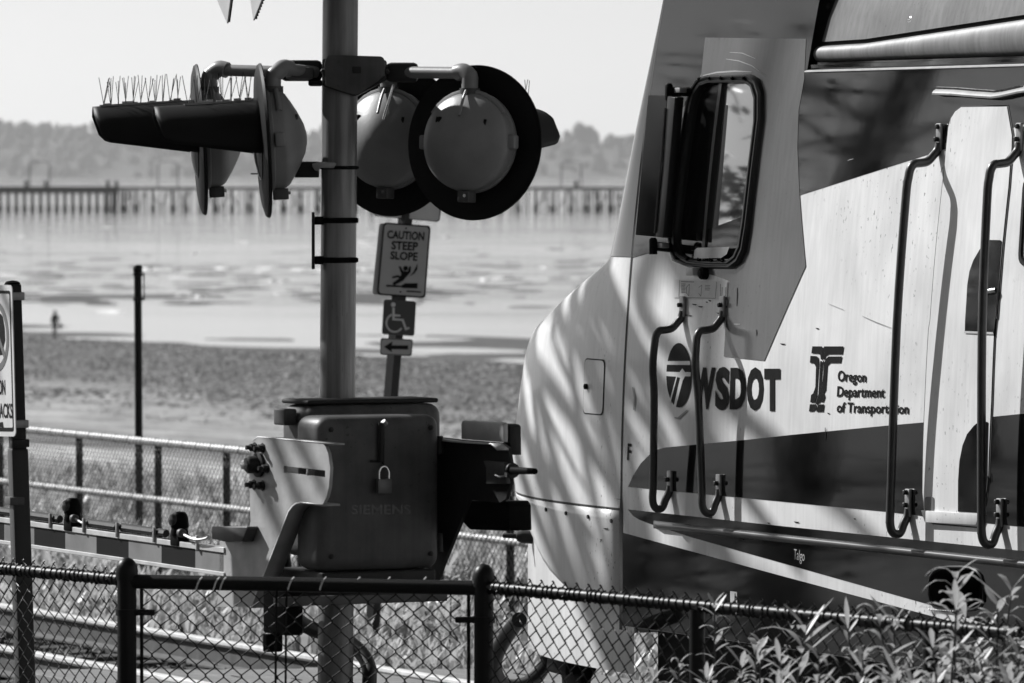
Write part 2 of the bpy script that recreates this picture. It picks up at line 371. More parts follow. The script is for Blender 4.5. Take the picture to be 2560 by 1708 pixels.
# ------------------------------------------------------------------ far wooded shore
hs = MB()
top = [(-300, 310), (0, 305), (40, 325), (75, 302), (120, 318), (150, 300), (190, 300), (230, 312), (420, 345), (640, 330), (760, 312), (900, 330), (1100, 330), (1260, 325), (1340, 345), (1400, 335), (1455, 316), (1510, 335), (1560, 345), (1700, 330), (2000, 310), (2900, 315)]
YH = 10400.0
rows = []
xs = [-700 + i * 22 for i in range(190)]
for yy, fr in ((0, 0.0), (120, .35), (350, .75), (700, .92)):
    row = []
    for x in xs:
        p = P((x, interp(x, top)), YH); z = -7.4 + (p.z + 7.4) * fr * (.93 + .06 * hn(x, yy, .05)); row.append(Vector((p.x, YH + yy, z)))
    rows.append(row)
hs.grid(rows)
ico = bmesh.new(); bmesh.ops.create_icosphere(ico, subdivisions=2, radius=1); iv = [v.co.copy() for v in ico.verts]; jf = [tuple(v.index for v in f.verts) for f in ico.faces]; ico.free()
for k in range(1100):
    x = R.uniform(-600, 2900); f = R.random() ** .6; p = P((x, interp(x, top)), YH); zt = p.z * 1.0
    z = -7.4 + (zt + 7.4) * f; s = R.choice([R.uniform(4, 9), R.uniform(7, 15)]); sz = s * R.uniform(.9, 1.9)
    z = min(z, zt - sz * .55) if f > .8 else z
    c = Vector((p.x, YH + 560 * f + R.uniform(-30, 30) - 60, max(z, -4)))
    hs.add([c + Vector((v.x * s, v.y * s, v.z * sz)) * R.uniform(.82, 1.15) for v in iv], jf)
tag(hs.build('wooded_shore', mat('far_wood', .05, .9, var=.5, vscale=.02), None, smooth=False, fix=False), 'hazy wooded hills along the far shore of the bay', 'hills', kind='structure')

# ------------------------------------------------------------------ pier
YP = 1690.0
def pz(y): return P((600, y), YP).z
pier = empty('pier', (0, YP, -7.4), 'long timber pier on piles crossing the bay in the distance', 'pier')
xp = lambda px: P((px, 480), YP).x
MB().box(((xp(-900) + xp(297)) / 2, YP - .5, (pz(466) + pz(484)) / 2), ((1, 0, 0), (0, 1, 0), UP), ((xp(297) - xp(-900)) / 2, 2.2, (pz(466) - pz(484)) / 2)).build('deck', M_pierdark, pier, smooth=False)
MB().box(((xp(297.5) + xp(3300)) / 2, YP, (pz(467) + pz(475)) / 2), ((1, 0, 0), (0, 1, 0), UP), ((xp(3300) - xp(297.5)) / 2, 2.0, (pz(467) - pz(475)) / 2)).build('deck', M_pier, pier, smooth=False)
for yr in (452, 459):
    MB().box((xp(1200), YP - 1.9, pz(yr)), ((1, 0, 0), (0, 1, 0), UP), (xp(3300) - xp(1200), .05, .07)).build('railing', M_pier, pier, smooth=False)
proto = {}
def piece(key, mb, name, m, x):
    if key not in proto:
        proto[key] = mb().build(name, m, pier, smooth=False); proto[key].location = (x, 0, 0); return proto[key]
    o = proto[key].copy(); COL.objects.link(o); o.parent = pier; o.location = (x, 0, 0); return o
Zd, Zw = pz(476), -7.9
def pile(r, dark=False): return lambda: MB().tube([(0, YP, Zw), (0, YP, Zd)], r, 8)
def brace(sgn, w): return lambda: MB().tube([(-w * sgn, YP - .3, Zw + .4), (w * sgn, YP - .3, Zd)], .16, 5)
def boot(): return MB().tube([(0, YP, Zw), (0, YP, Zw + 2.0)], [.75, .62], 8)
x = -40.0
while x < 296:
    piece('pilea', pile(.48), 'pile', M_pier, xp(x)); piece('boota', boot, 'pile_foot', M_pierdark, xp(x)); x += 20.2
for k in (262, 272, 283, 291): piece('pileb', pile(.34), 'pile', M_pierdark, xp(k))
x = 302.0; i = 0
while x < 1640:
    piece('pilec%d' % (i % 3), pile((.26, .4, .2)[i % 3]), 'pile', M_pier if i % 3 == 0 else M_pierdark, xp(x))
    if i % 3 == 1: piece('bootc', boot, 'pile_foot', M_pierdark, xp(x))
    if i % 4 == 0: piece('br1', brace(1, 1.5), 'brace', M_pier, xp(x + 12))
    if i % 5 == 2: piece('br2', brace(-1, 1.3), 'brace', M_pier, xp(x + 9))
    x += R.uniform(8, 19); i += 1
def arch():
    m = MB(); w = 2.55; h0 = pz(467); h1 = pz(412)
    m.tube([(-w, YP, h0), (-w, YP, h1)], .17, 6); m.tube([(w, YP, h0), (w, YP, h1)], .17, 6)
    m.tube([Vector((-w * math.cos(a), YP, h1 + .9 * math.sin(a))) for a in [math.pi * j / 8 for j in range(9)]], .11, 6); return m
for px in (99, 420, 1428): piece('arch', arch, 'lamp_arch', M_pierdark, xp(px))
for px in (66, 115, 270, 292, 1440): piece('litter', lambda: MB().box((0, YP - .5, pz(460)), ((1, 0, 0), (0, 1, 0), UP), (.45, .4, .75)), 'bench', M_pierdark, xp(px))

# ------------------------------------------------------------------ person on the beach
def person():
    base = P(vp(126, 786), 405); base.z = ground_z(*TD(base)) 
    J = {'pel': (0, 0, .92), 'sp': (.0, 0, 1.18), 'ch': (.01, 0, 1.38), 'nk': (.01, 0, 1.52), 'hd': (.01, -.01, 1.62), 'tp': (.01, -.01, 1.76),
         'sl': (-.17, 0, 1.42), 'el': (-.23, -.03, 1.14), 'wl': (-.21, -.1, .92), 'sr': (.19, 0, 1.42), 'er': (.27, .02, 1.16), 'wr': (.29, -.05, .92),
         'hl': (-.09, 0, .88), 'kl': (-.08, -.05, .48), 'al': (-.07, .02, .08), 'fl': (-.08, -.13, .03), 'hr': (.09, 0, .88), 'kr': (.07, .04, .48), 'ar': (.05, .1, .08), 'fr': (.05, -.05, .03)}
    E = 'pel-sp sp-ch ch-nk nk-hd hd-tp ch-sl sl-el el-wl ch-sr sr-er er-wr pel-hl hl-kl kl-al al-fl pel-hr hr-kr kr-ar ar-fr'.split()
    rr = dict(pel=.15, sp=.14, ch=.16, nk=.06, hd=.09, tp=.07, sl=.07, el=.055, wl=.04, sr=.07, er=.055, wr=.04, hl=.1, kl=.07, al=.05, fl=.04, hr=.1, kr=.07, ar=.05, fr=.04)
    ks = list(J); me = bpy.data.meshes.new('person'); me.from_pydata([J[k] for k in ks], [tuple(ks.index(q) for q in e.split('-')) for e in E], [])
    o = bpy.data.objects.new('person', me); COL.objects.link(o); md = o.modifiers.new('s', 'SKIN'); o.modifiers.new('u', 'SUBSURF').levels = 1
    for i, k in enumerate(ks): me.skin_vertices[0].data[i].radius = (rr[k], rr[k] * .85); me.skin_vertices[0].data[i].use_root = (k == 'pel')
    bpy.context.view_layer.update(); m2 = bpy.data.meshes.new_from_object(o.evaluated_get(bpy.context.evaluated_depsgraph_get()))
    o.modifiers.clear(); o.data = m2; m2.materials.clear(); m2.materials.append(M_cloth); m2.materials.append(M_skin); m2.shade_smooth()
    for p in m2.polygons:
        if p.center.z > 1.54 or p.center.z < .30 and False: p.material_index = 1
    o.location = base; ROOT[o.name] = base
    tag(o, 'person in dark clothes standing on the wet sand by the water', 'person')
    h = MB(); h.lathe([(.001, .14), (.06, .13), (.098, .07), (.105, .0), (.09, -.06)], base + Vector((.01, .015, 1.66)), UP, 12); h.build('hair', M_hair, o)
    bag = MB().box(base + Vector((.36, -.05, .78)), ((1, 0, 0), (0, 1, 0), UP), (.11, .06, .15)); tag(bag.build('bag', M_cloth, None, loc=base + Vector((.36, 0, .6)), bevel=.03), 'dark bag hanging from the hand of the person on the beach', 'bag')
person()

# ------------------------------------------------------------------ railway track and crossing
DN, DF = 14.88, 16.32
DC = (DN + DF) / 2
track = empty('railway_track', T(38, DC, -.2), 'single railway track with two bright worn rails running behind the gate', 'railway track')
prof = [(-.07, -.18), (.07, -.18), (.07, -.168), (.012, -.148), (.010, -.045), (.036, -.035), (.036, -.004), (.028, 0), (-.028, 0), (-.036, -.004), (-.036, -.035), (-.010, -.045), (-.012, -.148), (-.07, -.168)]
for d in (DN, DF):
    ro = MB().grid([[T(t, d + a, b) for a, b in prof] for t in (8, 30, 45, 60, 120)], close=True).build('rail', M_railweb, track, smooth=False)
    MB().box(T(64, d, -.012), (Tt, Td, UP), (56, .0365, .0135)).build('rail_head', M_railsteel, ro, smooth=False, bevel=.004)
tproto = None
for i in range(70):
    t = 37.5 + i * .56
    if tproto is None:
        tproto = MB().box(T(38, DC, -.27), (Tt, Td, UP), (.11, 1.28, .085)).build('sleeper', M_tie, track, smooth=False, bevel=.01); continue
    o = tproto.copy(); COL.objects.link(o); o.parent = track; o.location = T(t - 38, R.uniform(-.03, .03), R.uniform(-.01, .01))
# timber crossing: planks laid along the rails, cut off square to the road
cross = empty('road_crossing', T(30, DC, -.2), 'timber plank road crossing laid between and beside the rails', 'road crossing'); cross['kind'] = 'structure'
del cross['category']
YE = 39.6
def plank(d0, d1, e):
    t1a = (YE + e - ST * d0) / CT; t1b = (YE + e - ST * d1) / CT
    poly = [T(10, d0, -.02), T(t1a, d0, -.02), T(t1b, d1, -.02), T(10, d1, -.02)]
    MB().prism(poly, (0, 0, -.14)).build('plank', M_wood, cross, smooth=False, bevel=.006)
for a, b in ((DN + .12, DN + .36), (DN + .372, DN + .60), (DN + .612, DN + .84), (DN + .852, DN + 1.08), (DN + 1.092, DF - .10), (DF + .06, DF + .30), (DF + .312, DF + .55), (DF + .562, DF + .80), (DF + .812, DF + 1.05), (DN - .3, DN - .06), (DN - .55, DN - .312)):
    plank(a, b, R.uniform(-.1, .1))
for i in range(40):   # lag bolts in short slots
    d = DN + .2 + R.choice([0, .24, .48, .72, .96, 1.6, 1.85, 2.1]); t = R.uniform(30, 37.3)
    if (CT * t + ST * d) < YE - .1: MB().box(T(t, d, -.0185), (Tt, Td, UP), (.07, .006, .003)).build('bolt_slot', M_seam, cross, smooth=False)

# grass and litter
def blades(n, area, hgt, wid, name, m, label, lie=.35, keep=None):
    vs = []; fs = []
    for i in range(n):
        t, d = area()
        if keep and not keep(t, d): continue
        q_ = noise.noise((t * 1.1, d * 1.6, .5)) + .5 * noise.noise((t * 3.1, d * 4, 2.5))
        if q_ < -.18 + R.uniform(-.12, .12): continue
        z = ground_z(t, d); a = R.uniform(0, 6.283); h = R.uniform(*hgt) * (1 + .9 * q_); w = R.uniform(*wid); ln = R.uniform(.1, lie + .35) * h
        b = T(t, d, z - .01); u = Vector((math.cos(a), math.sin(a), 0)); q = Vector((-u.y, u.x, 0)); k = len(vs)
        vs += [b - q * w * .5, b + q * w * .5, b + u * ln * .35 + q * w * .5 + UP * h * .6, b + u * ln * .35 - q * w * .5 + UP * h * .6, b + u * ln + UP * h * .9]
        fs += [(k, k + 1, k + 2, k + 3), (k + 3, k + 2, k + 4)]
    mb = MB(); mb.v = vs; mb.f = fs
    return tag(mb.build(name, m, None, smooth=False, fix=False), label, 'grass', kind='stuff')
def offcross(t, d): return (CT * t + ST * d) > YE + .1
blades(64000, lambda: (R.uniform(34, 62), R.uniform(16.75, 24)), (.08, .26), (.016, .05), 'grass', M_grass, 'bright rough grass between the track and the far fence', keep=offcross)
blades(26000, lambda: (R.uniform(40, 130), R.uniform(24, 52)), (.15, .5), (.03, .08), 'grass', M_grass, 'rough grass on the bank sloping down to the beach')
def litter(n, area, size, name, m, label, flat=.5):
    mb = MB(); vs = mb.v; fs = mb.f
    for i in range(n):
        t, d = area(); s = R.uniform(*size); z = max(ground_z(t, d), -.26) + R.uniform(.0, .07); c = T(t, d, z)
        u = Vector((R.uniform(-1, 1), R.uniform(-1, 1), R.uniform(-flat, flat))).normalized(); w = u.cross(Vector((R.uniform(-.4, .4), R.uniform(-.4, .4), 1))).normalized(); nn = u.cross(w) * s * .25
        k = len(vs); vs += [c - u * s, c - w * s * .5 + nn, c + u * s, c + w * s * .5 + nn]; fs += [(k, k + 1, k + 2), (k, k + 2, k + 3)]
    return tag(mb.build(name, m, None, smooth=False, fix=False), label, 'leaf litter', kind='stuff')
litter(4200, lambda: (R.uniform(36, 60), R.uniform(16.2, 17.5)), (.02, .06), 'dead_leaves', M_litter, 'dark dead leaves lying along the far rail')
litter(3000, lambda: (R.uniform(37.5, 60), R.uniform(14.95, 16.2)), (.02, .07), 'dead_leaves', M_litter, 'dark dead leaves between the rails')
litter(2500, lambda: (R.uniform(34, 60), R.uniform(13.2, 14.8)), (.02, .06), 'dead_leaves', M_litter, 'dead leaves on the ballast in front of the near rail')
def stones(n, area, label):
    mb = MB(); oc = [(1, 0, 0), (-1, 0, 0), (0, 1, 0), (0, -1, 0), (0, 0, 1), (0, 0, -1)]; of = [(0, 2, 4), (2, 1, 4), (1, 3, 4), (3, 0, 4), (2, 0, 5), (1, 2, 5), (3, 1, 5), (0, 3, 5)]
    for i in range(n):
        t, d = area(); s = R.uniform(.02, .045); c = T(t, d, ground_z(t, d) + R.uniform(0, .02))
        mb.add([c + Vector(o) * s * R.uniform(.6, 1.1) for o in oc], of)
    return tag(mb.build('ballast', mat('ballast_stone', .12, .9, var=.5, vscale=6), None, smooth=False, fix=False), label, 'ballast', kind='stuff')
stones(5200, lambda: (R.uniform(37, 58), R.uniform(13.2, 17.2)), 'grey track ballast stones under the rails')

# ------------------------------------------------------------------ chain link fences
def chainlink(mb, A, B, z0, z1, r=.0026, cell=.071, n=3, knuckle=.03):
    A = Vector(A); B = Vector(B); d = (B - A); Ln = d.length; d = d / Ln; q = Vector((-d.y, d.x, 0)); h = cell / 2
    k = 0; s = 0.0
    while s < Ln - h:
        pts = []; j = 0; z = z1 + knuckle
        while z > z0:
            side_ = (j + k) % 2
            for e in (-.16, .16):
                pts.append(Vector((A.x, A.y, 0)) + d * (s + (h * 1.06 if side_ else -h * .06)) + q * (r * 1.1 * (1 if e > 0 else -1)) + UP * (z - e * h * .45 * -1 if False else z + (-e) * h * .5))
            z -= h; j += 1
        mb.tube(pts, r, n, caps=False); s += h; k += 1
    return mb
ZT = 3.0 - 1.52
pl = P(vp(291, 1345), 24.25); pr = P(vp(1110, 1361), 23.85)
dirL = Vector((-.48, .64, 0)).normalized(); dirR = Vector((1.76, -2.4, 0)).normalized()
nf = empty('chain_link_fence', (0, 24, 0), 'black chain link fence in front of everything, along the bottom edge', 'fence')
Lend = pl + dirL * 3.2; Rend = pr + dirR * 5.2
def rail_ties(mb, A, B, z, rr, step, jit=.3):
    d = (B - A); Ln = d.length; d = d / Ln; s = .04
    while s < Ln:
        c = Vector((A.x, A.y, z)) + d * s; a0 = R.uniform(0, 6); q = Vector((-d.y, d.x, 0))
        mb.tube([c + d * (.012 * (j / 6 - .5)) + (q * math.cos(a0 + j) + UP * math.sin(a0 + j)) * (rr + .003) for j in range(7)], .003, 4); s += step * R.uniform(1 - jit, 1 + jit)
    return mb
for A, B in ((pl, Lend), (pr, Rend)):
    MB().tube([Vector((A.x, A.y, ZT)), Vector((B.x, B.y, ZT))], .021, 12).build('top_rail', M_fence, nf)
    chainlink(MB(), A, B, .1, ZT + .01, r=.0029, n=4).build('chain_link_mesh', M_fencemesh, nf, angle=180, fix=False)
    tag(rail_ties(MB(), A, B, ZT, .021, .036).build('wire_ties', M_fence, nf), kind='stuff')
MB().tube([Vector((pl.x, pl.y, ZT - .005)), Vector((pr.x, pr.y, ZT - .005))], .027, 12).build('top_rail', M_fence, nf)
chainlink(MB(), pl + Vector((.06, 0, 0)), pr - Vector((.06, 0, 0)), .1, ZT - .03, r=.0026, n=4, knuckle=.0).build('chain_link_mesh', M_fencemesh, nf, angle=180, fix=False)
tb = MB()
for px in (1700 // 2 - 400, 490, 505, 720, 800, 885, 960, 1050, 1120):
    c = P(vp(px * .918 if px > 700 else px, 1352), 24.0); tb.tube([Vector((c.x, c.y - .02, ZT - .02)), Vector((c.x + .006, c.y - .028, ZT)), Vector((c.x + .014, c.y - .022, ZT + .018)), Vector((c.x + .022, c.y, ZT + .026))], .003, 5)
tag(tb.build('wire_ties', M_galv, nf), kind='stuff')
for p in (pl, pr):
    po = MB().lathe([(.036, 0), (.036, ZT + .015)], (p.x, p.y, 0), UP, 18).build('post', M_fence, nf)
    MB().lathe([(.040, ZT + .0), (.042, ZT + .028), (.040, ZT + .048), (.034, ZT + .064), (.022, ZT + .078), (.008, ZT + .084), (.0, ZT + .085)], (p.x, p.y, 0), UP, 18).build('post_cap', M_fence, po)
    for zz in (ZT - .12, ZT - .62):
        MB().lathe([(.037, zz - .012), (.042, zz - .012), (.042, zz + .012), (.037, zz + .012)], (p.x, p.y, 0), UP, 16).build('brace_band', M_fence, po)
for p, sg in ((pl, 1), (pr, -1)):
    x = p.x + sg * .055
    MB().tube([(x, p.y, .1), (x, p.y, ZT - .03)], .0075, 6).build('tension_bar', M_fence, nf)
    MB().box((p.x + sg * .055, p.y - .01, ZT - .12), ((1, 0, 0), (0, 1, 0), UP), (.05, .012, .011)).build('latch', M_fence, nf, bevel=.004)
for px, yy in ((635, 0), (658, 1)):
    c = P(vp(px, 1400), 24.05); MB().tube(spline([(c.x, c.y + .02, ZT - .03), (c.x - .004, c.y + .03, ZT - .2), (c.x - .012, c.y + .03, .2)], 4), .0045, 5).build('hanging_wire', M_fence, nf)
for k, tt in enumerate((0.0, 1.27, 2.6)):
    c = pr + dirR * (1.27 + tt * 1.0); MB().lathe([(.028, 0), (.028, ZT - .015)], (c.x, c.y, 0), UP, 14).build('post', M_fence, nf)
# far fence beyond the track
DFE = 20.0
zf1 = P(vp(50, 985), 55).z; zf1 = 3 - (985 - 392) * 55 / 15000; zf2 = 3 - (1110 - 392) * 55 / 15000
ff = empty('chain_link_fence', T(47, DFE, -.25), 'chain link fence with pale rails on the beach side of the track', 'fence')
MB().tube([T(34, DFE, zf1), T(70, DFE, zf1)], .03, 12).build('top_rail', M_galv, ff)
MB().tube([T(34, DFE, zf2), T(70, DFE, zf2)], .027, 12).build('middle_rail', M_galv, ff)
chainlink(MB(), T(36, DFE - .035), T(60, DFE - .035), -.25, zf1, r=.0026, n=3).build('chain_link_mesh', M_fencemesh, ff, angle=180, fix=False)
tag(rail_ties(rail_ties(MB(), T(36, DFE), T(60, DFE), zf1, .03, .28, .05), T(36, DFE), T(60, DFE), zf2, .027, .28, .05).build('wire_ties', M_fence, ff), kind='stuff')
def t_at(px, d): 
    r = ray(vp(px, 1000)); k = d / Td.dot(r); w = r * k; return -ST * w.x + CT * w.y
for px in (-180, 0, 182, 363, 520, 690, 850, 1010, 1171):
    MB().tube([T(t_at(px, DFE + .02), DFE + .02, -.4), T(t_at(px, DFE + .02), DFE + .02, zf1 + .0)], .031, 10).build('post', M_fence, ff)
# tall dark post standing behind the far fence
c = P(vp(317, 1200), 57); gz = ground_z(*TD(c)); zt = P(vp(317, 607), 57).z
tp = empty('marker_post', (c.x, c.y, gz), 'tall slim black post with a round cap beyond the far fence', 'post')
MB().tube([(c.x + .012, c.y, gz - .2), (c.x, c.y, zt - .04)], .034, 14).build('post', M_fence, tp)
MB().lathe([(.038, zt - .07), (.042, zt - .06), (.042, zt - .02), (.03, zt - .004), (.0, zt)], (c.x, c.y, 0), UP, 14).build('cap', M_fence, tp)
for yy in (630, 687):
    z = P(vp(317, yy), 57).z; MB().lathe([(.034, z - .014), (.043, z - .012), (.043, z + .012), (.034, z + .014)], (c.x, c.y, 0), UP, 14).build('band', M_fence, tp)
    MB().tube([(c.x + .03, c.y, z), (c.x + .062, c.y, z)], .009, 6).build('clip', M_steel, tp)
z0, z1 = P(vp(317, 690), 57).z, P(vp(317, 625), 57).z
MB().tube([(c.x + .056, c.y, z0), (c.x + .054, c.y, z1)], .006, 6).build('hook_wire', M_fence, tp)
# ------------------------------------------------------------------ crossing signal mast
YM = 25.9
mt_ = P(vp(781, 0), YM); mb_ = P(vp(770, 1500), YM); mdir = (mt_ - mb_) / (mt_.z - mb_.z)
def mast_at(z): return mb_ + mdir * (z - mb_.z)
def mz(y): return P(vp(775, y), YM).z
RM = .0705
mast = empty('signal_mast', mast_at(-.2), 'tall round aluminium crossing signal mast with bolted brackets', 'signal mast')
MB().tube([mast_at(-.3), mast_at(.6), mast_at(2.0), mast_at(5.2)], RM, 40).build('mast', M_mast, mast)
MB().lathe([(.2, -.3), (.2, -.26), (.12, -.2), (.1, 0), (.072, .05)], (mast_at(0).x, YM, 0), UP, 24).build('mast_base', M_darksteel, mast)
# terminal box and crossarm
jb = [a2(*q) for q in ((332, 200), (340, 150), (362, 117), (400, 113), (760, 124), (780, 135), (789, 160), (790, 265), (735, 310), (600, 402), (565, 414), (520, 405), (345, 345))]
MB().prism([P(q, YM - .115) for q in jb], (0, .035, 0)).build('terminal_box', M_cabinet, mast, bevel=.006)
MB().prism([P(q, YM - .081) for q in [a2(*r) for r in ((320, 140), (800, 150), (800, 300), (570, 425), (320, 350))]], (0, .16, 0)).build('clamp_block', M_darksteel, mast, bevel=.008)
for q in ((325, 235), (808, 240)):
    o = MB().lathe([(.011, 0), (.011, .02), (.007, .03)], P(a2(*q), YM - .085), (0, -1, 0), 6).build('bolt', M_darksteel, mast)
rbox('stamped_mark', M_darksteel, mast, a2(545, 200), a2(612, 252), YM - .1185, YM - .114, bevel=.002)
rbox('crossarm', M_darksteel, mast, a2(5, 152), a2(315, 310), YM + .02, YM + .09, bevel=.018)
rbox('crossarm', M_cabinet, mast, a2(40, 200), a2(260, 300), YM - .035, YM + .018, bevel=.018)
rbox('crossarm', M_darksteel, mast, a2(800, 170), a2(1042, 320), YM + .0, YM + .07, bevel=.018)
rbox('crossarm_foot', M_darksteel, mast, a2(212, 300), a2(318, 348), YM + .0, YM + .08, bevel=.008)
def pipe(name, pts, r, m, parent, n=14): return MB().tube(spline(pts, 5), r, n).build(name, m, parent)
# straps and small bracket hardware
for yy, w in ((385, .004), (506, .008), (597, .008)):
    z = mz(yy); c = mast_at(z)
    MB().lathe([(RM - .002, z - w - .004), (RM + .008, z - w), (RM + .008, z + w), (RM - .002, z + w + .004)], (c.x, c.y, 0), UP, 32).build('strap', M_blackmetal, mast)
for yy in (506, 597):
    rbox('strap_lug', M_blackmetal, mast, vp(722, yy - 9), vp(742, yy + 10), YM - .05, YM + .0, bevel=.003)
    rbox('strap_lug', M_blackmetal, mast, vp(808, yy - 5), vp(822, yy + 5), YM - .07, YM - .02, bevel=.003)
rbox('sign_bracket', M_darksteel, mast, vp(715, 487), vp(722, 618), YM - .06, YM - .02, bevel=.002)
rbox('horn_bracket', M_darksteel, mast, a2(108, 917), a2(292, 1038), YM - .01, YM + .06, bevel=.004)
rbox('bracket_pin', M_darksteel, mast, a1(1195, 1212), a1(1255, 1222), YM + .02, YM + .03, bevel=.001)
MB().prism([P(a2(*q), YM - .08) for q in ((285, 920), (410, 922), (425, 935), (405, 968), (300, 965), (290, 990), (265, 985), (243, 955), (243, 935))], (0, .04, 0)).build('hose_clamp', M_steel, mast, bevel=.002)
# flashing light units
def signal(px, Y, n, label, elbow=None, pipe_to=None, spikes=0):
    c = P(px, Y); n = Vector(n).normalized(); bk = -n
    root = empty('crossing_light', c, label, 'crossing light', 'flashing light units on the mast')
    MB().lathe([(0.0, -.003), (.15, -.003), (.27, -.003), (.298, .006), (.305, .012), (.3065, .008), (.300, -.002), (.27, -.011), (.15, -.011), (0, -.011)], c, bk, 72).build('backing_disc', M_disc, root)
    h = MB().lathe([(.196, .012), (.200, .02), (.200, .032), (.193, .036), (.193, .075), (.190, .085), (.180, .098), (.150, .118), (.110, .142), (.06, .166), (.025, .175), (0, .177)], c, bk, 56).build('housing', M_housing, root, angle=50)
    u = n.cross(UP).normalized(); w = u.cross(n).normalized()
    # brow over the door and latch, side lugs
    MB().tube([c + bk * .062 + (u * math.cos(a) + w * math.sin(a)) * .197 for a in [rad(35 + i * 11) for i in range(11)]], .012, 8).build('door_brow', M_housing, h)
    MB().box(c + bk * .06 - w * .215, (u, n, w), (.026, .03, .022)).build('latch', M_cabinet, h, bevel=.004)
    MB().tube([c + bk * .085 - w * .212 + u * .012, c + bk * .1 - w * .212 + u * .012], .007, 8).build('latch_bolt', M_chrome, h)
    for s in (-1, 1): MB().box(c + bk * .055 + u * s * .197, (u, n, w), (.022, .02, .028)).build('side_lug', M_housing, h, bevel=.008)
    if n.y > 0: MB().tube(spline([c + bk * .065 + w * .225, c + bk * .12 + w * .17 + u * .01, c + bk * .165 + w * .10 + u * .02], 4), .006, 8).build('cord', M_housing, h)
    for (aa, bb) in ((.115, .075), (-.085, .085), (-.10, .085)):
        rr = math.hypot(aa, bb); pz_ = bk * (.118 + (.150 - rr) * .55 + .003)
        MB().box(c + pz_ + u * aa + w * bb, ((u - w * .2).normalized(), (bk + (u * aa + w * bb) * 3.2).normalized(), (w + u * .2).normalized()), (.006, .0012, .011)).build('sticker', M_print, h)
    # lens and hood
    MB().lathe([(.155, -.002), (.155, .012), (.14, .02), (.08, .032), (0, .036)], c + n * .003, n, 40).build('lens', M_lens, root)
    rows = []
    for i in range(19):
        q = i / 18; pm = 109 - 27 * q
        if q > .84: pm -= 40 * (1 - math.sqrt(max(0, 1 - ((q - .84) / .16) ** 2)))
        rows.append([c + n * (.004 + .415 * q) + (u * math.cos(a) + w * math.sin(a)) * (.160 - .004 * q) for a in [math.pi / 2 + rad(pm * f / 14) for f in range(-14, 15)]])
    ho = MB().grid(rows).build('hood', M_disc, root, angle=180)
    so_ = ho.modifiers.new('thick', 'SOLIDIFY'); so_.thickness = .003
    if elbow is not None:
        top = c + bk * .055 + w * .197; e = P(elbow, top.y); e2 = pipe_to
        dirp = (e2 - e).normalized(); 
        MB().tube(spline([top - UP * .01, top + UP * .05, e + UP * .0 , e + dirp * .03 + UP * .018, e + dirp * .065 + UP * .012], 5), .033, 18).build('elbow', M_housing, root)
        MB().tube([e + dirp * .05 + UP * .012, e2], .0235, 16).build('conduit', M_housing, root)
        MB().lathe([(.04, 0), (.04, .03)], top - UP * .015, UP, 16).build('collar', M_cabinet, root)
    return root, c, n, u, w
nl = Vector((-.99, -.105, -.06)); nr = Vector((.5075, .862, -.045))
L1 = signal(vp(602, 323), 25.80, nl, 'crossing light facing left, nearer of the two hooded lamps left of the mast', vp(637, 166), P(vp(725, 166), 25.93))
L2 = signal(vp(456, 321), 26.42, nl, 'crossing light facing left, farther of the two, hood at the far left', vp(489, 168), P(vp(735, 168), 26.2))
R1 = signal(vp(1092, 328), 25.75, nr, 'crossing light turned away, right of the mast, whole black disc showing', vp(1078, 176), P(vp(915, 166), 25.95))
R2 = signal(vp(905, 322), 26.25, nr, 'crossing light turned away, half hidden behind the mast', vp(893, 188), P(vp(885, 170), 26.0))
MB().tube([P(vp(904, 195), 26.05), P(vp(880, 275), 26.02)], .006, 8).build('cord_clip', M_chrome, R2[0])
# bird spikes on the hoods
def spikes(L, label, s0, s1, n, dy):
    c, nn, u, w = L[1], L[2], L[3], L[4]
    root = empty('bird_spike_strip', c + w * .162, label, 'bird spikes', 'bird spikes on the lamp hoods')
    for k in (-1, 1):
        off = u * .03 * k; MB().box(c + nn * ((s0 + s1) / 2) + w * .160 + off, (nn, u, w), ((s1 - s0) / 2, .008, .004)).build('base_strip', M_steel, root)
        mb = MB()
        for i in range(n):
            s = s0 + (s1 - s0) * (i + .5) / n; b = c + nn * s + w * .162 + off
            for e in (-1, 1):
                if R.random() < .12: continue
                mb.tube([b, b + w * R.uniform(.085, .115) + u * (.02 * e + R.uniform(-.012, .012)) - nn * R.uniform(-.015, .035)], .0013, 4)
        mb.build('wire_spikes', M_darksteel, root)
    mb = MB()
    for i in range(9):
        b = c + nn * R.uniform(s0, s1) + w * .166 + u * R.uniform(-.04, .04); mb.box(b, (nn, u, w), (R.uniform(.006, .018), .006, R.uniform(.002, .007)))
    mb.build('droppings', M_paper, root)
spikes(L1, 'wire bird spikes on the nearer left lamp hood', .03, .30, 8, 0)
spikes(L2, 'wire bird spikes on the farther left lamp hood', .06, .39, 11, 0)
spikes(R1, 'wire bird spikes just showing behind the right lamp disc', .12, .36, 7, 0)
# crossbuck, its two lower board ends in view
cb0 = P(vp(552, -330), 25.9); u_ = Vector((.28, -.96, 0)); nb = Vector((-.96, -.28, 0))
cbk = empty('crossbuck_sign', cb0, 'crossbuck sign above the lamps, only two ribbed board ends in view', 'railway sign')
for sg in (-1, 1):
    dv = (u_ * sg * .36 + UP * -.62).normalized(); wv = nb.cross(dv).normalized(); Lb = .70
    o = MB().box(cb0 + nb * (.012 * sg), (dv, wv, nb), (Lb, .1, .003)).build('board', M_signdim, cbk)
    for k in range(-4, 5): MB().box(cb0 + nb * (.012 * sg - .007) + wv * (k * .0225), (dv, wv, nb), (Lb - .002, .0035, .0045)).build('rib', M_darksteel, o, smooth=False)
MB().tube([cb0, Vector((mast_at(cb0.z).x, YM, cb0.z))], .03, 12).build('bracket', M_darksteel, cbk)

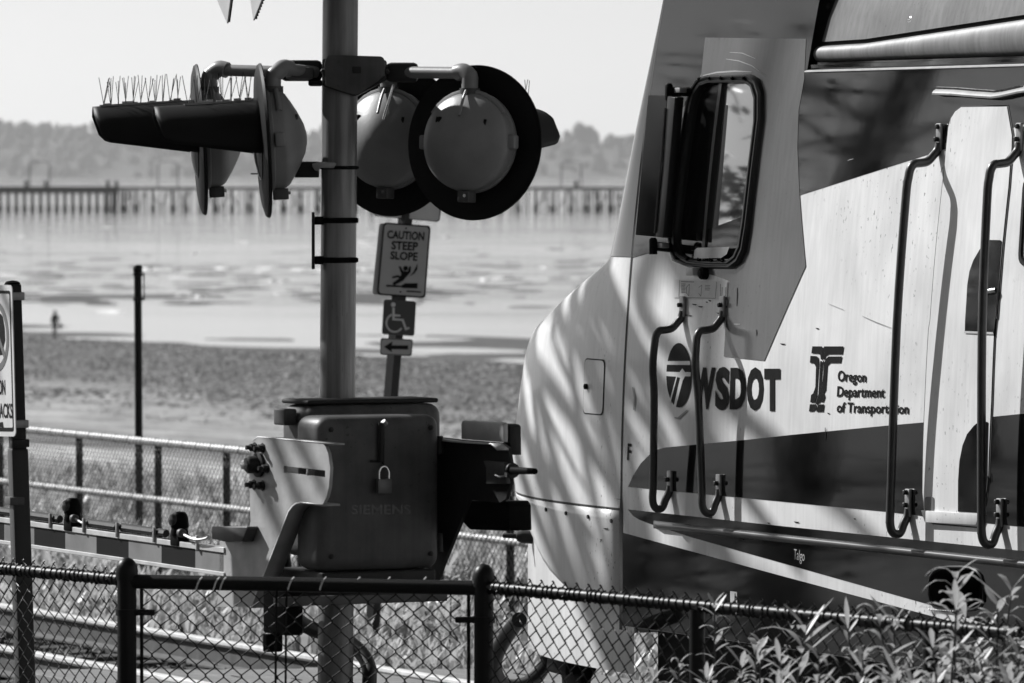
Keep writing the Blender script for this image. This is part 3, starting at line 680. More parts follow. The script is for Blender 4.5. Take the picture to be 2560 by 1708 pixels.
# ------------------------------------------------------------------ gate mechanism
A_ = Vector((-.469, .883, 0)); S_ = Vector((.883, .469, 0)); NP = -S_
gm = empty('gate_mechanism', Vector((mast_at(1).x, YM - .3, 1.0)), 'dark grey crossing gate mechanism cabinet with padlock on the mast', 'gate mechanism')
C0 = P(vp(733, 1140), 25.35)                         # front left edge of the cabinet door
zT, zB = P(vp(860, 956), 25.4).z, P(vp(860, 1312), 25.4).z
WB = .535
def cbox(name, s0, s1, q0, q1, z0, z1, m, bevel, parent=gm, seg=4):
    c = C0 + S_ * ((s0 + s1) / 2) + A_ * ((q0 + q1) / 2); c.z = (z0 + z1) / 2
    return MB().box(c, (S_, A_, UP), ((s1 - s0) / 2, (q1 - q0) / 2, (z1 - z0) / 2)).build(name, m, parent, bevel=bevel, seg=seg)
door = cbox('cabinet_door', 0, WB, 0, .23, zB, zT, M_cabinet, .05, seg=5)
cbox('cabinet_body', .07, WB + .13, .231, .50, zB + .04, zT + .035, M_cabinet, .05, seg=5)
cbox('cabinet_lip', .078, WB + .122, .26, .50, zT + .037, zT + .055, M_seam, .008)
cbox('cabinet_sill', .02, WB - .02, .01, .4, zB - .05, zB - .002, M_darksteel, .01)
cbox('side_box', .01, .066, .33, .43, zT - .045, zT + .02, M_cabinet, .008)
cbox('mount_plate', .02, WB - .05, .3, .52, zB - .115, zB - .052, M_darksteel, .01)
# recessed hasp, padlock, cast lettering
def fpt(p, off=0.0): return onplane(p, C0 - A_ * off, A_)
MB().tube([fpt(a5(1215, 270), .012), fpt(a5(1213, 400), .014), fpt(a5(1210, 545), .012)], .013, 8).build('hasp', M_darksteel, door)
MB().tube([fpt(a5(1225, 262), .018), fpt(a5(1245, 285), .016)], .012, 8).build('hasp_knob', M_housing, door)
MB().tube([fpt(a5(1140, 540), .01), fpt(a5(1225, 542), .01), fpt(a5(1228, 575), .012)], .005, 8).build('staple', M_darksteel, door)
pk = fpt(a5(1232, 716), .03)
pad = empty('padlock', pk, 'small brass padlock hanging on the cabinet door', 'padlock')
MB().box(pk, (S_, A_, UP), (.031, .012, .029)).build('lock_body', mat('brass_dull', .16, .4, metal=.3, var=.2), pad, bevel=.005)
pp = [pk + S_ * (-.021) + UP * .025, pk + S_ * (-.021) + UP * .055, pk + S_ * (-.012) + UP * .072, pk + UP * .077, pk + S_ * .012 + UP * .072, pk + S_ * .021 + UP * .055, pk + S_ * .021 + UP * .025]
MB().tube(spline(pp, 4), .0045, 8).build('shackle', M_chrome, pad)
vs, fs = font_mesh('SIEMENS', .022); q = [fpt(a5(*z), .0015) for z in ((1003, 845), (1420, 845), (1420, 915), (1003, 915))]
MB().add([quadmap(q, u, v) for u, v in vs], fs).build('cast_lettering', mat('raised_cast_letters', .045, .3, coat=.4), door, smooth=False)
for zz in (zB + .1, zT - .12):
    c_ = C0 + S_ * (WB + .006) + A_ * .03; c_.z = zz; MB().lathe([(.014, -.035), (.014, .035)], c_, UP, 10).build('hinge', M_darksteel, door)
for ss, zz in ((.05, zT - .05), (WB - .05, zT - .05), (.05, zB + .06), (WB - .05, zB + .06)):
    c_ = C0 + S_ * ss - A_ * .0; c_.z = zz; MB().lathe([(.011, 0), (.011, .005), (.006, .008), (0, .008)], c_, -A_, 6).build('door_bolt', M_darksteel, door)
# arm support plates
pl0 = C0 + NP * .065
def lp(x, y): return onplane(a5(x, y), pl0, NP)
lpoly = [(345, 372), (800, 412), (822, 440), (840, 485), (855, 590), (846, 720), (830, 790), (803, 843), (650, 825), (615, 832), (590, 850), (560, 890), (510, 1020), (420, 1250), (352, 1420), (300, 1560), (60, 1560), (78, 1420), (82, 1105), (240, 1108), (280, 1060), (298, 960), (292, 800), (290, 560), (297, 470), (315, 395)]
slot = [(530, 574), (820, 606), (820, 655), (530, 621)]
def plate_with_hole(poly, hole, th, name, m, parent, f):
    o3 = [f(*q) for q in poly]; h3 = [f(*q) for q in hole]; tri = tessellate_polygon([o3, h3]); al = o3 + h3; n = len(al); no = len(o3)
    mb = MB(); back = [p - NP * th for p in al]
    fs = [tuple(t) for t in tri] + [tuple(i + n for i in t)[::-1] for t in tri]
    fs += [(i, (i + 1) % no, (i + 1) % no + n, i + n) for i in range(no)]
    k = len(h3); fs += [(no + i, no + (i + 1) % k, no + (i + 1) % k + n, no + i + n) for i in range(k)]
    return mb.add(al + back, fs).build(name, m, parent)
pA = plate_with_hole(lpoly, slot, .014, 'arm_plate', M_plate, gm, lp)
edge = [lp(*q) for q in ((803, 843), (650, 825), (615, 832), (590, 850), (560, 890), (510, 1020), (420, 1250), (352, 1420), (300, 1560))]
rows = [[p, p - NP * .075] for p in edge]; fl = MB().grid(rows).build('plate_flange', M_plate, pA, angle=60)
fl.modifiers.new('t', 'SOLIDIFY').thickness = .008
edge = [lp(*q) for q in ((315, 395), (345, 370), (600, 392), (875, 420))]
MB().grid([[p + UP * .001, p - NP * .05 + UP * .001] for p in edge]).build('plate_flange', M_plate, pA).modifiers.new('t', 'SOLIDIFY').thickness = .006
MB().lathe([(.05, 0), (.05, .012), (.034, .016), (.034, .05), (.028, .058), (0, .06)], lp(362, 565), NP, 24).build('shaft_hub', M_darksteel, pA)
MB().lathe([(.02, .06), (.02, .075), (.012, .08), (0, .08)], lp(362, 565), NP, 6).build('hub_bolt', M_chrome, pA)
for q in ((330, 445), (385, 450), (415, 590), (325, 705), (385, 712), (303, 575)):
    MB().lathe([(.021, 0), (.021, .004), (.015, .005), (.015, .022), (.009, .024), (.009, .04)], lp(*q), NP, 8).build('bolt', M_darksteel, pA)
MB().prism([lp(*q) for q in ((688, 592), (700, 596), (692, 640), (686, 638))], NP * -.03).build('slot_tab', M_chrome, pA)
# angle bracket holding the arm
def lp2(x, y, o=.05): return onplane(a5(x, y), pl0 + NP * o, NP)
bx = MB().prism([lp2(*q) for q in ((25, 998), (270, 998), (275, 1010), (240, 1106), (130, 1108), (25, 1085))], NP * -.05).build('arm_bracket', M_cabinet, pA, bevel=.004)
# right hand plate and counterweights
pr0 = C0 + S_ * (WB + .06)
def rp(x, y, o=0.0): return onplane(a5(x, y), pr0 + NP * o, NP)
pB = MB().prism([rp(*q) for q in ((1560, 365), (1780, 392), (2060, 412), (2100, 450), (2120, 560), (2116, 700), (2085, 805), (2040, 832), (1830, 812), (1770, 960), (1620, 1330), (1580, 1420), (1480, 1420), (1560, 1200), (1560, 700))], NP * -.014).build('arm_plate', M_darksteel, gm)  # dark steel here paints the shade the cabinet throws on this inner face
MB().grid([[rp(*q), rp(*q) + NP * .05] for q in ((1560, 372), (1640, 378), (1790, 398), (2060, 414), (2105, 455))]).build('plate_flange', M_plate, pB).modifiers.new('t', 'SOLIDIFY').thickness = .006
MB().prism([rp(*q) for q in ((1772, 275), (1785, 256), (2060, 270), (2068, 285), (2068, 408), (1772, 385))], NP * -.02).build('counterweight', M_plate, pB, bevel=.003)
MB().prism([rp(x, y, -.03) for x, y in ((2066, 278), (2100, 285), (2112, 300), (2115, 500), (2066, 420))], NP * -.05).build('counterweight', M_darksteel, pB, bevel=.003)
MB().prism([rp(x, y, .02) for x, y in ((1925, 538), (2070, 548), (2088, 700), (1945, 700), (1945, 590))], NP * -.02).build('bolt_clip', M_cabinet, pB, bevel=.003)
MB().tube([rp(2015, 640, .03), rp(2050, 655, .03), rp(2085, 645, .03), rp(2085, 620, .03)], .006, 6).build('hook', M_chrome, pB)
MB().prism([rp(x, y, -.02) for x, y in ((1800, 815), (2085, 820), (2105, 850), (2110, 1030), (1830, 1020), (1778, 965))], NP * -.1).build('counterweight', M_blackmetal, pB, bevel=.006)
MB().tube([rp(2122, 606), P(a5(2288, 612), rp(2122, 606).y - .35)], [.016, .012], 10).build('pivot_rod', M_blackmetal, pB)
MB().lathe([(.03, 0), (.03, .008)], rp(2135, 607), A_, 14).build('washer', M_darksteel, pB)
# lower frame bar and hoses
cbox('lower_frame', -.20, WB + .0, -.05, .0, zB - .125, zB - .09, M_cabinet, .004)
cbox('lower_frame', -.10, -.02, .1, .3, zB - .25, zB - .05, M_blackmetal, .01)
Yh = 25.9
MB().tube(spline([P(a7(20, 0), Yh), P(a7(60, 300), Yh), P(a7(90, 520), Yh + .05), P(a7(180, 640), Yh + .1), P(a7(330, 720), Yh + .14), P(a7(560, 790), Yh + .16), P(a7(720, 900), Yh + .12), P(a7(810, 1040), Yh + .06), P(a7(820, 1204), Yh), P(a7(800, 1500), Yh)], 6), .030, 16).build('cable_hose', M_hose, gm)
cbox('conduit_clamp', -.13, -.06, .2, .24, zB - .32, zB - .25, M_blackmetal, .006)

# ------------------------------------------------------------------ gate arm
ar0 = pl0 + NP * -.0
def ap(p, o=0.0): return onplane(p, ar0 + NP * o, NP)
TL, TR = ap(a4(0, 376)), ap(a4(1565, 592)); BL, BR = ap(a4(0, 566)), ap(a4(1565, 798))
ga = empty('crossing_gate', TR - UP * .05, 'striped crossing gate arm lowered across the road at left', 'gate')
def lerp(a, b, k): return a + (b - a) * k
adir = (TL - TR).normalized(); zt_, zb_ = TR.z, BR.z
# the true horizontal arm: keep height constant, use the traced heights at the near end
TLz, BLz = TL.z, BL.z
def apt(x, top, o=0.0):
    p = ap(a4(x, 500), o); k = (x / 1565)
    p.z = (TLz + (zt_ - TLz) * k) if top else (BLz + (zb_ - BLz) * k); return p
cuts = [-2600, -2150, -1750, -1400, -1070, -760, -470, -205, 30, 245, 467, 690, 920, 1155, 1397, 1600]
for i in range(len(cuts) - 1):
    x0, x1 = cuts[i], cuts[i + 1]; pale = (i % 2 == 0)
    pts = [apt(x0, 1), apt(x1, 1), apt(x1, 0), apt(x0, 0)]
    MB().prism(pts, NP * -.03).build('arm_segment', M_armwhite if pale else M_armred, ga, smooth=False)
for tp_, h in ((1, .022), (0, .016)):
    a, b = apt(-2600, tp_, .006), apt(1600, tp_, .006); s = -1 if tp_ else 1
    MB().prism([a, b, b + UP * (s * h), a + UP * (s * h)], NP * -.042).build('edge_lip', M_galv, ga, smooth=False, bevel=.002)
def atop(x, h=0.0, o=.0): p = apt(x, 1, o); return p + UP * h
hz = MB()
for x0, x1 in ((-2600, 430), (620, 840), (870, 1115), (1130, 1190)):
    n = max(4, int((x1 - x0) / 9)); hz.tube([atop(x0 + (x1 - x0) * i / n, .022, -.015) for i in range(n + 1)], [.019 if i % 2 else .015 for i in range(n + 1)], 8)
hz.build('corrugated_conduit', M_hose, ga)
for x in (360, 600, 838, 1103):
    MB().box(atop(x, .012, .008), (adir, NP, UP), (.007, .006, .03)).build('clip', M_steel, ga, bevel=.002)
def arm_lamp(x):
    c = atop(x, .0, -.015)
    lb = MB().lathe([(.034, .02), (.036, .035), (.033, .05), (.037, .056), (.037, .07), (.035, .09), (.030, .106), (.022, .116), (.0, .119)], c, UP, 20).build('arm_lamp', M_blackmetal, ga, angle=25)
    MB().box(c + UP * .005, (adir, NP, UP), (.04, .026, .026)).build('lamp_base', M_blackmetal, lb, bevel=.006)
    MB().lathe([(.026, 0), (.026, .008), (.021, .017), (.010, .021), (0, .022)], c + UP * .084 + NP * .024, NP, 20).build('lens', M_lens, lb)
    MB().lathe([(.018, 0), (.018, .02), (.014, .024)], c + UP * .035 - adir * .05 + NP * .02, -adir, 12).build('cord_gland', M_cabinet, lb)
    MB().tube(spline([c + UP * .035 - adir * .07 + NP * .02, c + UP * .02 - adir * .12 + NP * .01, c + UP * .02 - adir * .16], 4), .005, 6).build('cord', M_galv, lb)
arm_lamp(520); arm_lamp(1285)
MB().tube(spline([atop(1320, .03, .02), atop(1400, .018, .02), atop(1480, .03, .02), atop(1495, .045, .02)], 4), .006, 6).build('cord', M_galv, ga)
MB().box(atop(1410, .005, .008), (adir, NP, UP), (.006, .006, .03)).build('clip', M_galv, ga, bevel=.002)

# ------------------------------------------------------------------ left track sign
NS = Vector((-.94, -.341, 0)); US = Vector((.341, -.94, 0))
s0 = P(c3(105, 120), 26.0)
def sp(x, y, o=0.0): return onplane(c3(x, y), s0 + NS * o, NS)
def sq(x, y, o=0.0):   # lay out on the sign sheet with the lean of its right edge
    return sp(x + (y - 120) * (35 / 1345), y + (105 - x) * -.02, o)
ls = empty('warning_sign', P(c3(150, 3200), 26.05), 'white track warning sign with a circle symbol, cut by the left edge', 'sign')
sh = []
for (cx, cy, a0) in ((95, 140, 90), (95, 1445, 0)):
    pass
sheet = [sq(-330, 120), sq(85, 118), sq(98, 128), sq(105, 150), sq(105, 1430), sq(98, 1455), sq(85, 1467), sq(-330, 1467)]
MB().prism(sheet, NS * -.004).build('sheet', M_sign, ls, smooth=False)
def ring(name, outer, inner, m, o=.0012):
    n = len(outer); MB().add(outer + inner, [(i, (i + 1) % n, (i + 1) % n + n, i + n) for i in range(n)]).build(name, m, ls, smooth=False)
bo = [sq(-315, 170, .0012), sq(80, 168, .0012), sq(88, 178, .0012), sq(88, 1405, .0012), sq(80, 1422, .0012), sq(-315, 1424, .0012)]
bi = [sq(-300, 196, .0012), sq(72, 194, .0012), sq(80, 200, .0012), sq(80, 1380, .0012), sq(74, 1388, .0012), sq(-300, 1390, .0012)]
ring('border', bo, bi, M_print)
ce = (-46, 575)
def circ(rx, ry, o): return [sq(ce[0] + rx * math.cos(2 * math.pi * i / 48), ce[1] + ry * math.sin(2 * math.pi * i / 48), o) for i in range(48)]
ring('circle_ring', circ(112, 318, .0014), circ(90, 256, .0014), M_signgrey)
MB().add([sq(*q, .0013) for q in ((-70, 380), (0, 375), (16, 400), (30, 500), (32, 610), (10, 690), (6, 740), (-70, 750))], [tuple(range(8))]).build('symbol', M_print, ls, smooth=False)
MB().add([sq(*q, .0022) for q in ((-120, 300), (-105, 270), (32, 745), (22, 790))], [(0, 1, 2, 3)]).build('slash', M_signgrey, ls, smooth=False)
for txt, x0, x1, y0, y1 in (('ON', -38, 22, 962, 1098), ('TRACKS', -90, 82, 1172, 1305)):
    vs, fs = font_mesh(txt, .02); q = [sq(x0, y0, .0014), sq(x1, y0, .0014), sq(x1, y1, .0014), sq(x0, y1, .0014)]
    MB().add([quadmap(q, u, v) for u, v in vs], fs).build('lettering', M_print, ls, smooth=False)
MB().add([sq(*q, .0014) for q in ((-40, 1345), (-8, 1338), (-4, 1375), (4, 1404), (-20, 1385), (-40, 1385))], [tuple(range(6))]).build('arrow_mark', M_print, ls, smooth=False)
# square post behind the sheet
pc = sq(112, 130, -.05); pb_ = sq(120, 1460, -.05); pdn = (pb_ - pc) / (pb_.z - pc.z)
def postp(z): return pc + pdn * (z - pc.z)
zt2 = pc.z + .01; po = MB().prism([postp(zt2) + US * a + NS * b for a, b in ((-.028, -.03), (.028, -.03), (.028, .03), (-.028, .03))], postp(zt2) * 0 + pdn * (-.2 - zt2)).build('post', M_darksteel, ls, bevel=.006)
MB().lathe([(.032, 0), (.03, .006), (.02, .012), (0, .015)], postp(zt2), UP, 16).build('post_cap', M_blackmetal, ls)
for yy in (215, 1350, 1520):
    z = sq(105, yy, -.05).z; MB().box(postp(z) + US * .03, (US, NS, UP), (.018, .036, .016)).build('bracket', M_steel if yy < 1500 else M_darksteel, ls, bevel=.003)
z = P(a4(100, 270), 26).z; MB().box(postp(z) + NS * .02, (US, NS, UP), (.04, .03, .016)).build('bracket', M_cabinet, ls, bevel=.003)
z = sq(105, 1540).z; MB().prism([postp(z - .02) + US * a + NS * b for a, b in ((-.034, -.036), (.034, -.036), (.034, .036), (-.034, .036))], pdn * (-.25 - z)).build('post_sleeve', mat('sleeve_dark', .022, .5, var=.2), ls, bevel=.01)

# ------------------------------------------------------------------ sign cluster behind the track
YS = 45.0
cs = empty('sign_post', P(a6(290, 1700), YS), 'leaning steel post carrying the stacked caution and wheelchair signs', 'sign post')
tp0, bt0 = P(a6(408, 60), YS + .04), P(a6(290, 1520), YS + .04); dn = (bt0 - tp0) / (bt0.z - tp0.z)
MB().tube([tp0, bt0, bt0 + dn * (-.4 - bt0.z)], .05, 4).build('post', M_darksteel, cs, smooth=False)
def flat(name, label, poly, m, border=None, bm_=None, Y=YS, th=.004, inset=.90):
    pts = [P(a6(*q), Y) for q in poly]; cc = sum(pts, Vector()) / len(pts)
    root = empty(name, cc, label, 'sign')
    o = MB().prism(pts, (0, th, 0)).build('sheet', m if not border else border, root, smooth=False)
    if border:
        ins = [cc + (p - cc) * inset for p in pts]; ins = [Vector((cc.x + (p.x - cc.x) * bm_[0], p.y - .0015, cc.z + (p.z - cc.z) * bm_[1])) for p in pts]
        MB().add(ins, [tuple(range(len(ins)))]).build('face', m, root, smooth=False)
    return root
def rq(TLc, TRc, BRc, BLc, r=.06):
    q = [Vector((a, b, 0)) for a, b in (TLc, TRc, BRc, BLc)]; out = []
    for i in range(4):
        p, pn, nx = q[i], q[i - 1], q[(i + 1) % 4]; a = p + (pn - p).normalized() * r; b = p + (nx - p).normalized() * r
        for k in range(5):
            t = k / 4; w = a * (1 - t) ** 2 + p * 2 * t * (1 - t) + b * t * t; out.append((w.x, w.y))
    return out
s_top = flat('blank_sign', 'plain pale sign mostly hidden behind the round black discs', rq((150, -190), (690, -170), (662, 168), (165, 122), 30), M_sign, M_print, (.965, .965), YS + .02)
s_bk = flat('blank_sign', 'second sheet behind the caution steep slope sign', rq((205, 175), (470, 190), (420, 735), (152, 712), 25), M_sign, None, None, YS + .06)
s_c = flat('caution_sign', 'caution steep slope sign with a slipping figure on the leaning post', rq((236, 168), (595, 195), (553, 742), (186, 715), 30), M_signdim, M_print, (.93, .955), YS - .02)
def decal(root, pts, m, name, Y): MB().add([P(a6(*q), Y) for q in pts], [tuple(range(len(pts)))]).build(name, m, root, smooth=False)
def dtext(root, txt, q, m, Y, bold=.03):
    vs, fs = font_mesh(txt, bold); qq = [P(a6(*z), Y) for z in q]; MB().add([quadmap(qq, u, v) for u, v in vs], fs).build('lettering', m, root, smooth=False)
YD = YS - .0245
dtext(s_c, 'CAUTION', ((268, 228), (548, 242), (542, 308), (264, 290)), M_print, YD)
dtext(s_c, 'STEEP', ((300, 308), (500, 318), (494, 385), (296, 374)), M_print, YD)
dtext(s_c, 'SLOPE', ((292, 386), (498, 396), (492, 462), (288, 448)), M_print, YD)
hd = [(404 + 19 * math.cos(i * .524), 516 + 19 * math.sin(i * .524)) for i in range(12)]; decal(s_c, hd, M_print, 'symbol_head', YD)
for pts in (((352, 502), (366, 500), (385, 535), (420, 540), (432, 500), (446, 504), (442, 545), (410, 580), (385, 610), (318, 645), (304, 628), (360, 588), (372, 560)), ((300, 580), (345, 566), (370, 578), (362, 594), (345, 584), (308, 592)), ((258, 640), (372, 646), (402, 628), (495, 628), (494, 668), (380, 664), (372, 658), (258, 655)), ((428, 580), (462, 545), (495, 478), (492, 525), (470, 555), (488, 545)), ((412, 682), (520, 690), (520, 700), (412, 694))):
    decal(s_c, pts, M_print, 'symbol', YD)
for q in ((408, 214), (366, 694)): decal(s_c, [(q[0] + 8 * math.cos(i), q[1] + 8 * math.sin(i)) for i in range(6)], M_print, 'bolt', YD - .001)
s_w = flat('wheelchair_sign', 'dark square sign with a pale wheelchair symbol below the caution sign', rq((240, 750), (484, 764), (470, 1028), (224, 1012), 22), M_signblue, None, None, YS - .02)
pale = M_sign
decal(s_w, [(311 + 18 * math.cos(i * .524), 790 + 18 * math.sin(i * .524)) for i in range(12)], pale, 'symbol_head', YD)
decal(s_w, ((304, 812), (322, 812), (322, 862), (365, 866), (364, 880), (322, 878), (322, 893), (388, 898), (412, 964), (432, 958), (436, 970), (402, 985), (376, 912), (304, 908)), pale, 'symbol', YD)
n = 26; o_ = [(322 + 70 * math.cos(a), 928 + 74 * math.sin(a)) for a in [rad(35 + i * 215 / n) for i in range(n + 1)]]; i_ = [(322 + 55 * math.cos(a), 928 + 60 * math.sin(a)) for a in [rad(35 + i * 215 / n) for i in range(n + 1)]]
MB().grid([[P(a6(*a), YD), P(a6(*b), YD)] for a, b in zip(o_, i_)]).build('symbol_wheel', pale, s_w, smooth=False)
s_a = flat('arrow_sign', 'small pale sign with a black arrow pointing left under the wheelchair sign', rq((216, 1040), (461, 1052), (450, 1178), (210, 1168), 20), M_signdim, mat('sign_grey_border', .10, .4), (.92, .84), YS - .02)
decal(s_a, ((242, 1108), (306, 1066), (300, 1096), (424, 1098), (424, 1128), (298, 1126), (302, 1150)), M_print, 'arrow', YD)
# ------------------------------------------------------------------ train cab car
t0 = side(vp(1425, 1170))[0]
train = empty('train_cab_car', T(t0 - 2, DC, 0), 'white and dark striped passenger train cab car standing at the crossing', 'train')
TEND = 9.0
def sheet(name, m, poly, holes=(), off=0.0, parent=None, px=True, step=.12, inset=None):
    """thin paint or panel sheet laid on the curved side; poly in picture pixels or (t, z)"""
    pl_ = [side(q) if px else q for q in poly]; hl = [[side(q) if px else q for q in h] for h in holes]
    al = [pl_] + hl; flat_ = [q for L in al for q in L]
    tri = tessellate_polygon([[Vector((a, b, 0)) for a, b in L] for L in al])
    bm = bmesh.new(); vv = [bm.verts.new((a, b, 0)) for a, b in flat_]
    for t in tri:
        try: bm.faces.new([vv[i] for i in t])
        except ValueError: pass
    zs = [q[1] for q in pl_]; z = max(min(zs), 1.36) + step * .5
    while z < max(zs):
        bmesh.ops.bisect_plane(bm, geom=bm.verts[:] + bm.edges[:] + bm.faces[:], plane_co=(0, z, 0), plane_no=(0, 1, 0)); z += step
    bm.verts.ensure_lookup_table(); bm.verts.index_update()
    co = [v.co.copy() for v in bm.verts]; fs = [tuple(v.index for v in f.verts) for f in bm.faces]; bm.free()
    mb = MB(); mb.v = [SW(c.x, c.y, off) for c in co]; mb.f = fs
    # make faces look outwards
    out = []
    for f in fs:
        a, b, c = (mb.v[i] for i in f[:3]); nn = (b - a).cross(c - a); out.append(f if nn.dot(Td) < 0 else f[::-1])
    mb.f = out; nrm = []
    for c in co:
        sl = 2 * .038 * max(0, c.y - 1.36); nrm.append(tuple((-Td + UP * sl).normalized()))
    return mb.build(name, m, parent or train, angle=180, fix=False, normals=nrm)
def rr_px(pts, r=.3, n=4):
    """round the corners of a pixel polygon"""
    q = [Vector((a, b, 0)) for a, b in pts]; out = []
    for i in range(len(q)):
        p, a, b = q[i], q[i - 1], q[(i + 1) % len(q)]; e0 = p + (a - p) * r; e1 = p + (b - p) * r
        for k in range(n + 1): t = k / n; w = e0 * (1 - t) ** 2 + p * 2 * t * (1 - t) + e1 * t * t; out.append((w.x, w.y))
    return out
WIN = [b1(*q) for q in ((487, 550), (505, 482), (545, 425), (600, 408), (830, 403), (875, 430), (898, 500), (898, 640), (862, 930), (828, 1230), (805, 1370), (775, 1432), (730, 1466), (600, 1466), (480, 1452), (420, 1425), (390, 1365), (386, 1270), (415, 1030), (452, 770))]
win_tz = [side(q) for q in WIN]; wc = (sum(q[0] for q in win_tz) / len(win_tz), sum(q[1] for q in win_tz) / len(win_tz))
def wscale(a, b): return [(wc[0] + (t - wc[0]) * a, wc[1] + (z - wc[1]) * b) for t, z in win_tz]
hole_w = wscale(.86, .93)
OV = rr_px([b7(*q) for q in ((1200, 752), (1560, 752), (1595, 1055), (1190, 1060))], .38, 4); OVt = [side(q) for q in OV]
ZBOT = .80; ZTR = side(vp(1852, 167))[1]; ZTOP = 4.06
t1850 = side(vp(1852, 167))[0]; t1880 = side(vp(1876, 20))[0]
tA = t0 - .012
# panels: cab section carries up to the roof, the coach section stops at the gutter
body = sheet('side_wall', M_white, [(tA, ZBOT), (TEND, ZBOT), (TEND, ZTR), (t1850, ZTR), (t1880 - .02, ZTOP), (tA, ZTOP)], [hole_w, OVt], 0, px=False)
up = [side(vp(1443, 592)), side(b1(280, 1365)), side(b2(122, 1533)), side(b2(1280, 1165)), side((2640, 285)), (TEND, side((2640, 285))[1] + .35), (TEND, ZTR), (t1850, ZTR), (t1880 - .02, ZTOP), (tA, ZTOP)]
up[0] = (tA, up[0][1])
upper = sheet('upper_stripe', M_dark, up, [hole_w], .0015, body, px=False, step=.05)
gp = [b1(*q) for q in ((575, 205), (1125, 212), (1115, 430), (1085, 600), (1078, 800), (1090, 1065), (1123, 1450))] + [b4(920, 528), b4(655, 500), b4(690, 5)] + [b1(*q) for q in ((640, 1505), (540, 1480), (395, 1420), (360, 1290), (385, 1000), (412, 600), (460, 585), (555, 400))]
sheet('grey_patch', M_greyp, [side(q) for q in gp], [hole_w], .003, body, px=False, step=.05)
mid = [b4(*q) for q in ((28, 1352), (60, 1280), (110, 1200), (165, 1145), (215, 1110), (270, 1095), (480, 1075), (800, 1045), (1100, 1012), (1740, 950), (1934, 933))] + [c2(637, 632), c2(836, 612), (2900, 1010), (2900, 1335)] + [c2(836, 1352), c2(720, 1340), c2(200, 1288)] + [b4(*q) for q in ((1934, 1540), (1700, 1513), (1250, 1470), (800, 1425), (400, 1388))]
sheet('middle_stripe', M_dark, mid, (), .0015, body)
z_led = side(b7(0, 458))[1]
low = [b6(*q) for q in ((1017, 227), (2222, 358))] + [b7(1855, 640), (2900, 1420)] + [(2900, 1700)] + [b7(1700, 1160), b7(1205, 1020), b7(0, 680)] + [b6(*q) for q in ((1500, 440), (1180, 335), (1110, 308), (1060, 278))]
sheet('lower_stripe', M_dark, [side(q) for q in low], [OVt], .0015, body, px=False)
d4 = [side(b6(970, 405)), side(b6(2222, 745)), side(b7(1200, 1095)), side(b7(1600, 1205)), (side(b7(1600, 1205))[0] - 1.2, ZBOT + .002), (tA - .002, ZBOT + .002)]; d4[0] = (tA - .002, d4[0][1])
sheet('skirt_stripe', M_dark, d4, (), .0015, body, px=False)
# seam between nose and side
sm = [SW(t0 - .004, z, .001) for z in [ZBOT - .02 + (ZTOP - ZBOT) * i / 40 for i in range(41)]]
MB().grid([[p + Tt * (.009 if p.z > 1.37 else .019), p - Tt * (.009 if p.z > 1.37 else .019) + (-Td) * .001] for p in sm]).build('panel_seam', M_seam, body, angle=180)
# inner shell, roof and underframe
MB().box(T((TEND + t0 - .05) / 2, (D0 + .42 + 17.05) / 2, 2.4), (Tt, Td, UP), ((t0 - .05 - TEND) / 2, (17.05 - D0 - .42) / 2, 1.6)).build('inner_shell', M_seam, train, smooth=False)
rf = [(lean(ZTOP), ZTOP), (.45, 4.2), (.8, 4.28), (1.47, 4.32), (2.1, 4.28), (2.5, 4.18), (2.85, 3.6), (2.94, 2.6), (2.94, .8)]
MB().grid([[T(t, D0 + a, z) for a, z in rf] for t in (TEND, t1880 - .03, t0)]).build('roof', M_dark, train, angle=60)
MB().box(T((TEND + t0 - .1) / 2, 15.58, .62), (Tt, Td, UP), ((t0 - .1 - TEND) / 2, 1.33, .17)).build('underframe', M_blackmetal, train, smooth=False)
for q in ((t0 - .55, .34), (t0 - 1.3, .30)):
    MB().box(T(q[0], 15.0, .33), (Tt, Td, UP), (.22, .4, .16)).build('bogie_block', M_blackmetal, train, bevel=.03)
# gutter and upper roof side over the coach section
def lp_(rows, name, m, **k): return MB().grid(rows).build(name, m, train, **k)
tt_ = [t1850 - .005 - (t1850 - TEND) * i / 40 for i in range(41)]
def gut(t):
    u = (t1850 - t); rise = .0 if u < .35 else (.055 * (u - .35) if u < 2.2 else .102); return rise
lz = lean(ZTR)
def gprof(t):
    e = gut(t); g0 = ZTR
    return [(lz, g0 - .002), (lz - .016, g0 + .002), (lz - .016, g0 + .008), (lz + .004, g0 + .012)]
lp_([[T(t, D0 + a, z) for a, z in gprof(t)] for t in tt_], 'gutter_lip', M_galv, angle=40)
lp_([[T(t, D0 + a, z) for a, z in ((lz + .004, ZTR + .012), (lz + .012, ZTR + .02), (lz + .012, ZTR + .036), (lz + .03, ZTR + .038), (lz + .03, ZTR + .046))] for t in tt_], 'gutter_groove', M_dark, angle=40)
lp_([[T(t, D0 + lz + .035 + .030 - .035 * math.sin(a) , ZTR + .048 + (.075 + gut(t)) * (1 - math.cos(a)) / 2) for a in [math.pi * i / 10 for i in range(11)]] for t in tt_], 'gutter_moulding', M_trim, angle=180)
lp_([[T(t, D0 + a, z + gut(t)) for a, z in ((lz + .06, ZTR + .10), (lz + .09, ZTR + .16))] for t in tt_], 'gutter_gap', M_seam)
M_roof = mat('roof_side_metal', .26, .24, metal=.35, var=.2, vscale=4, streak=.2, bump=.05, bscale=3, specks=.2)
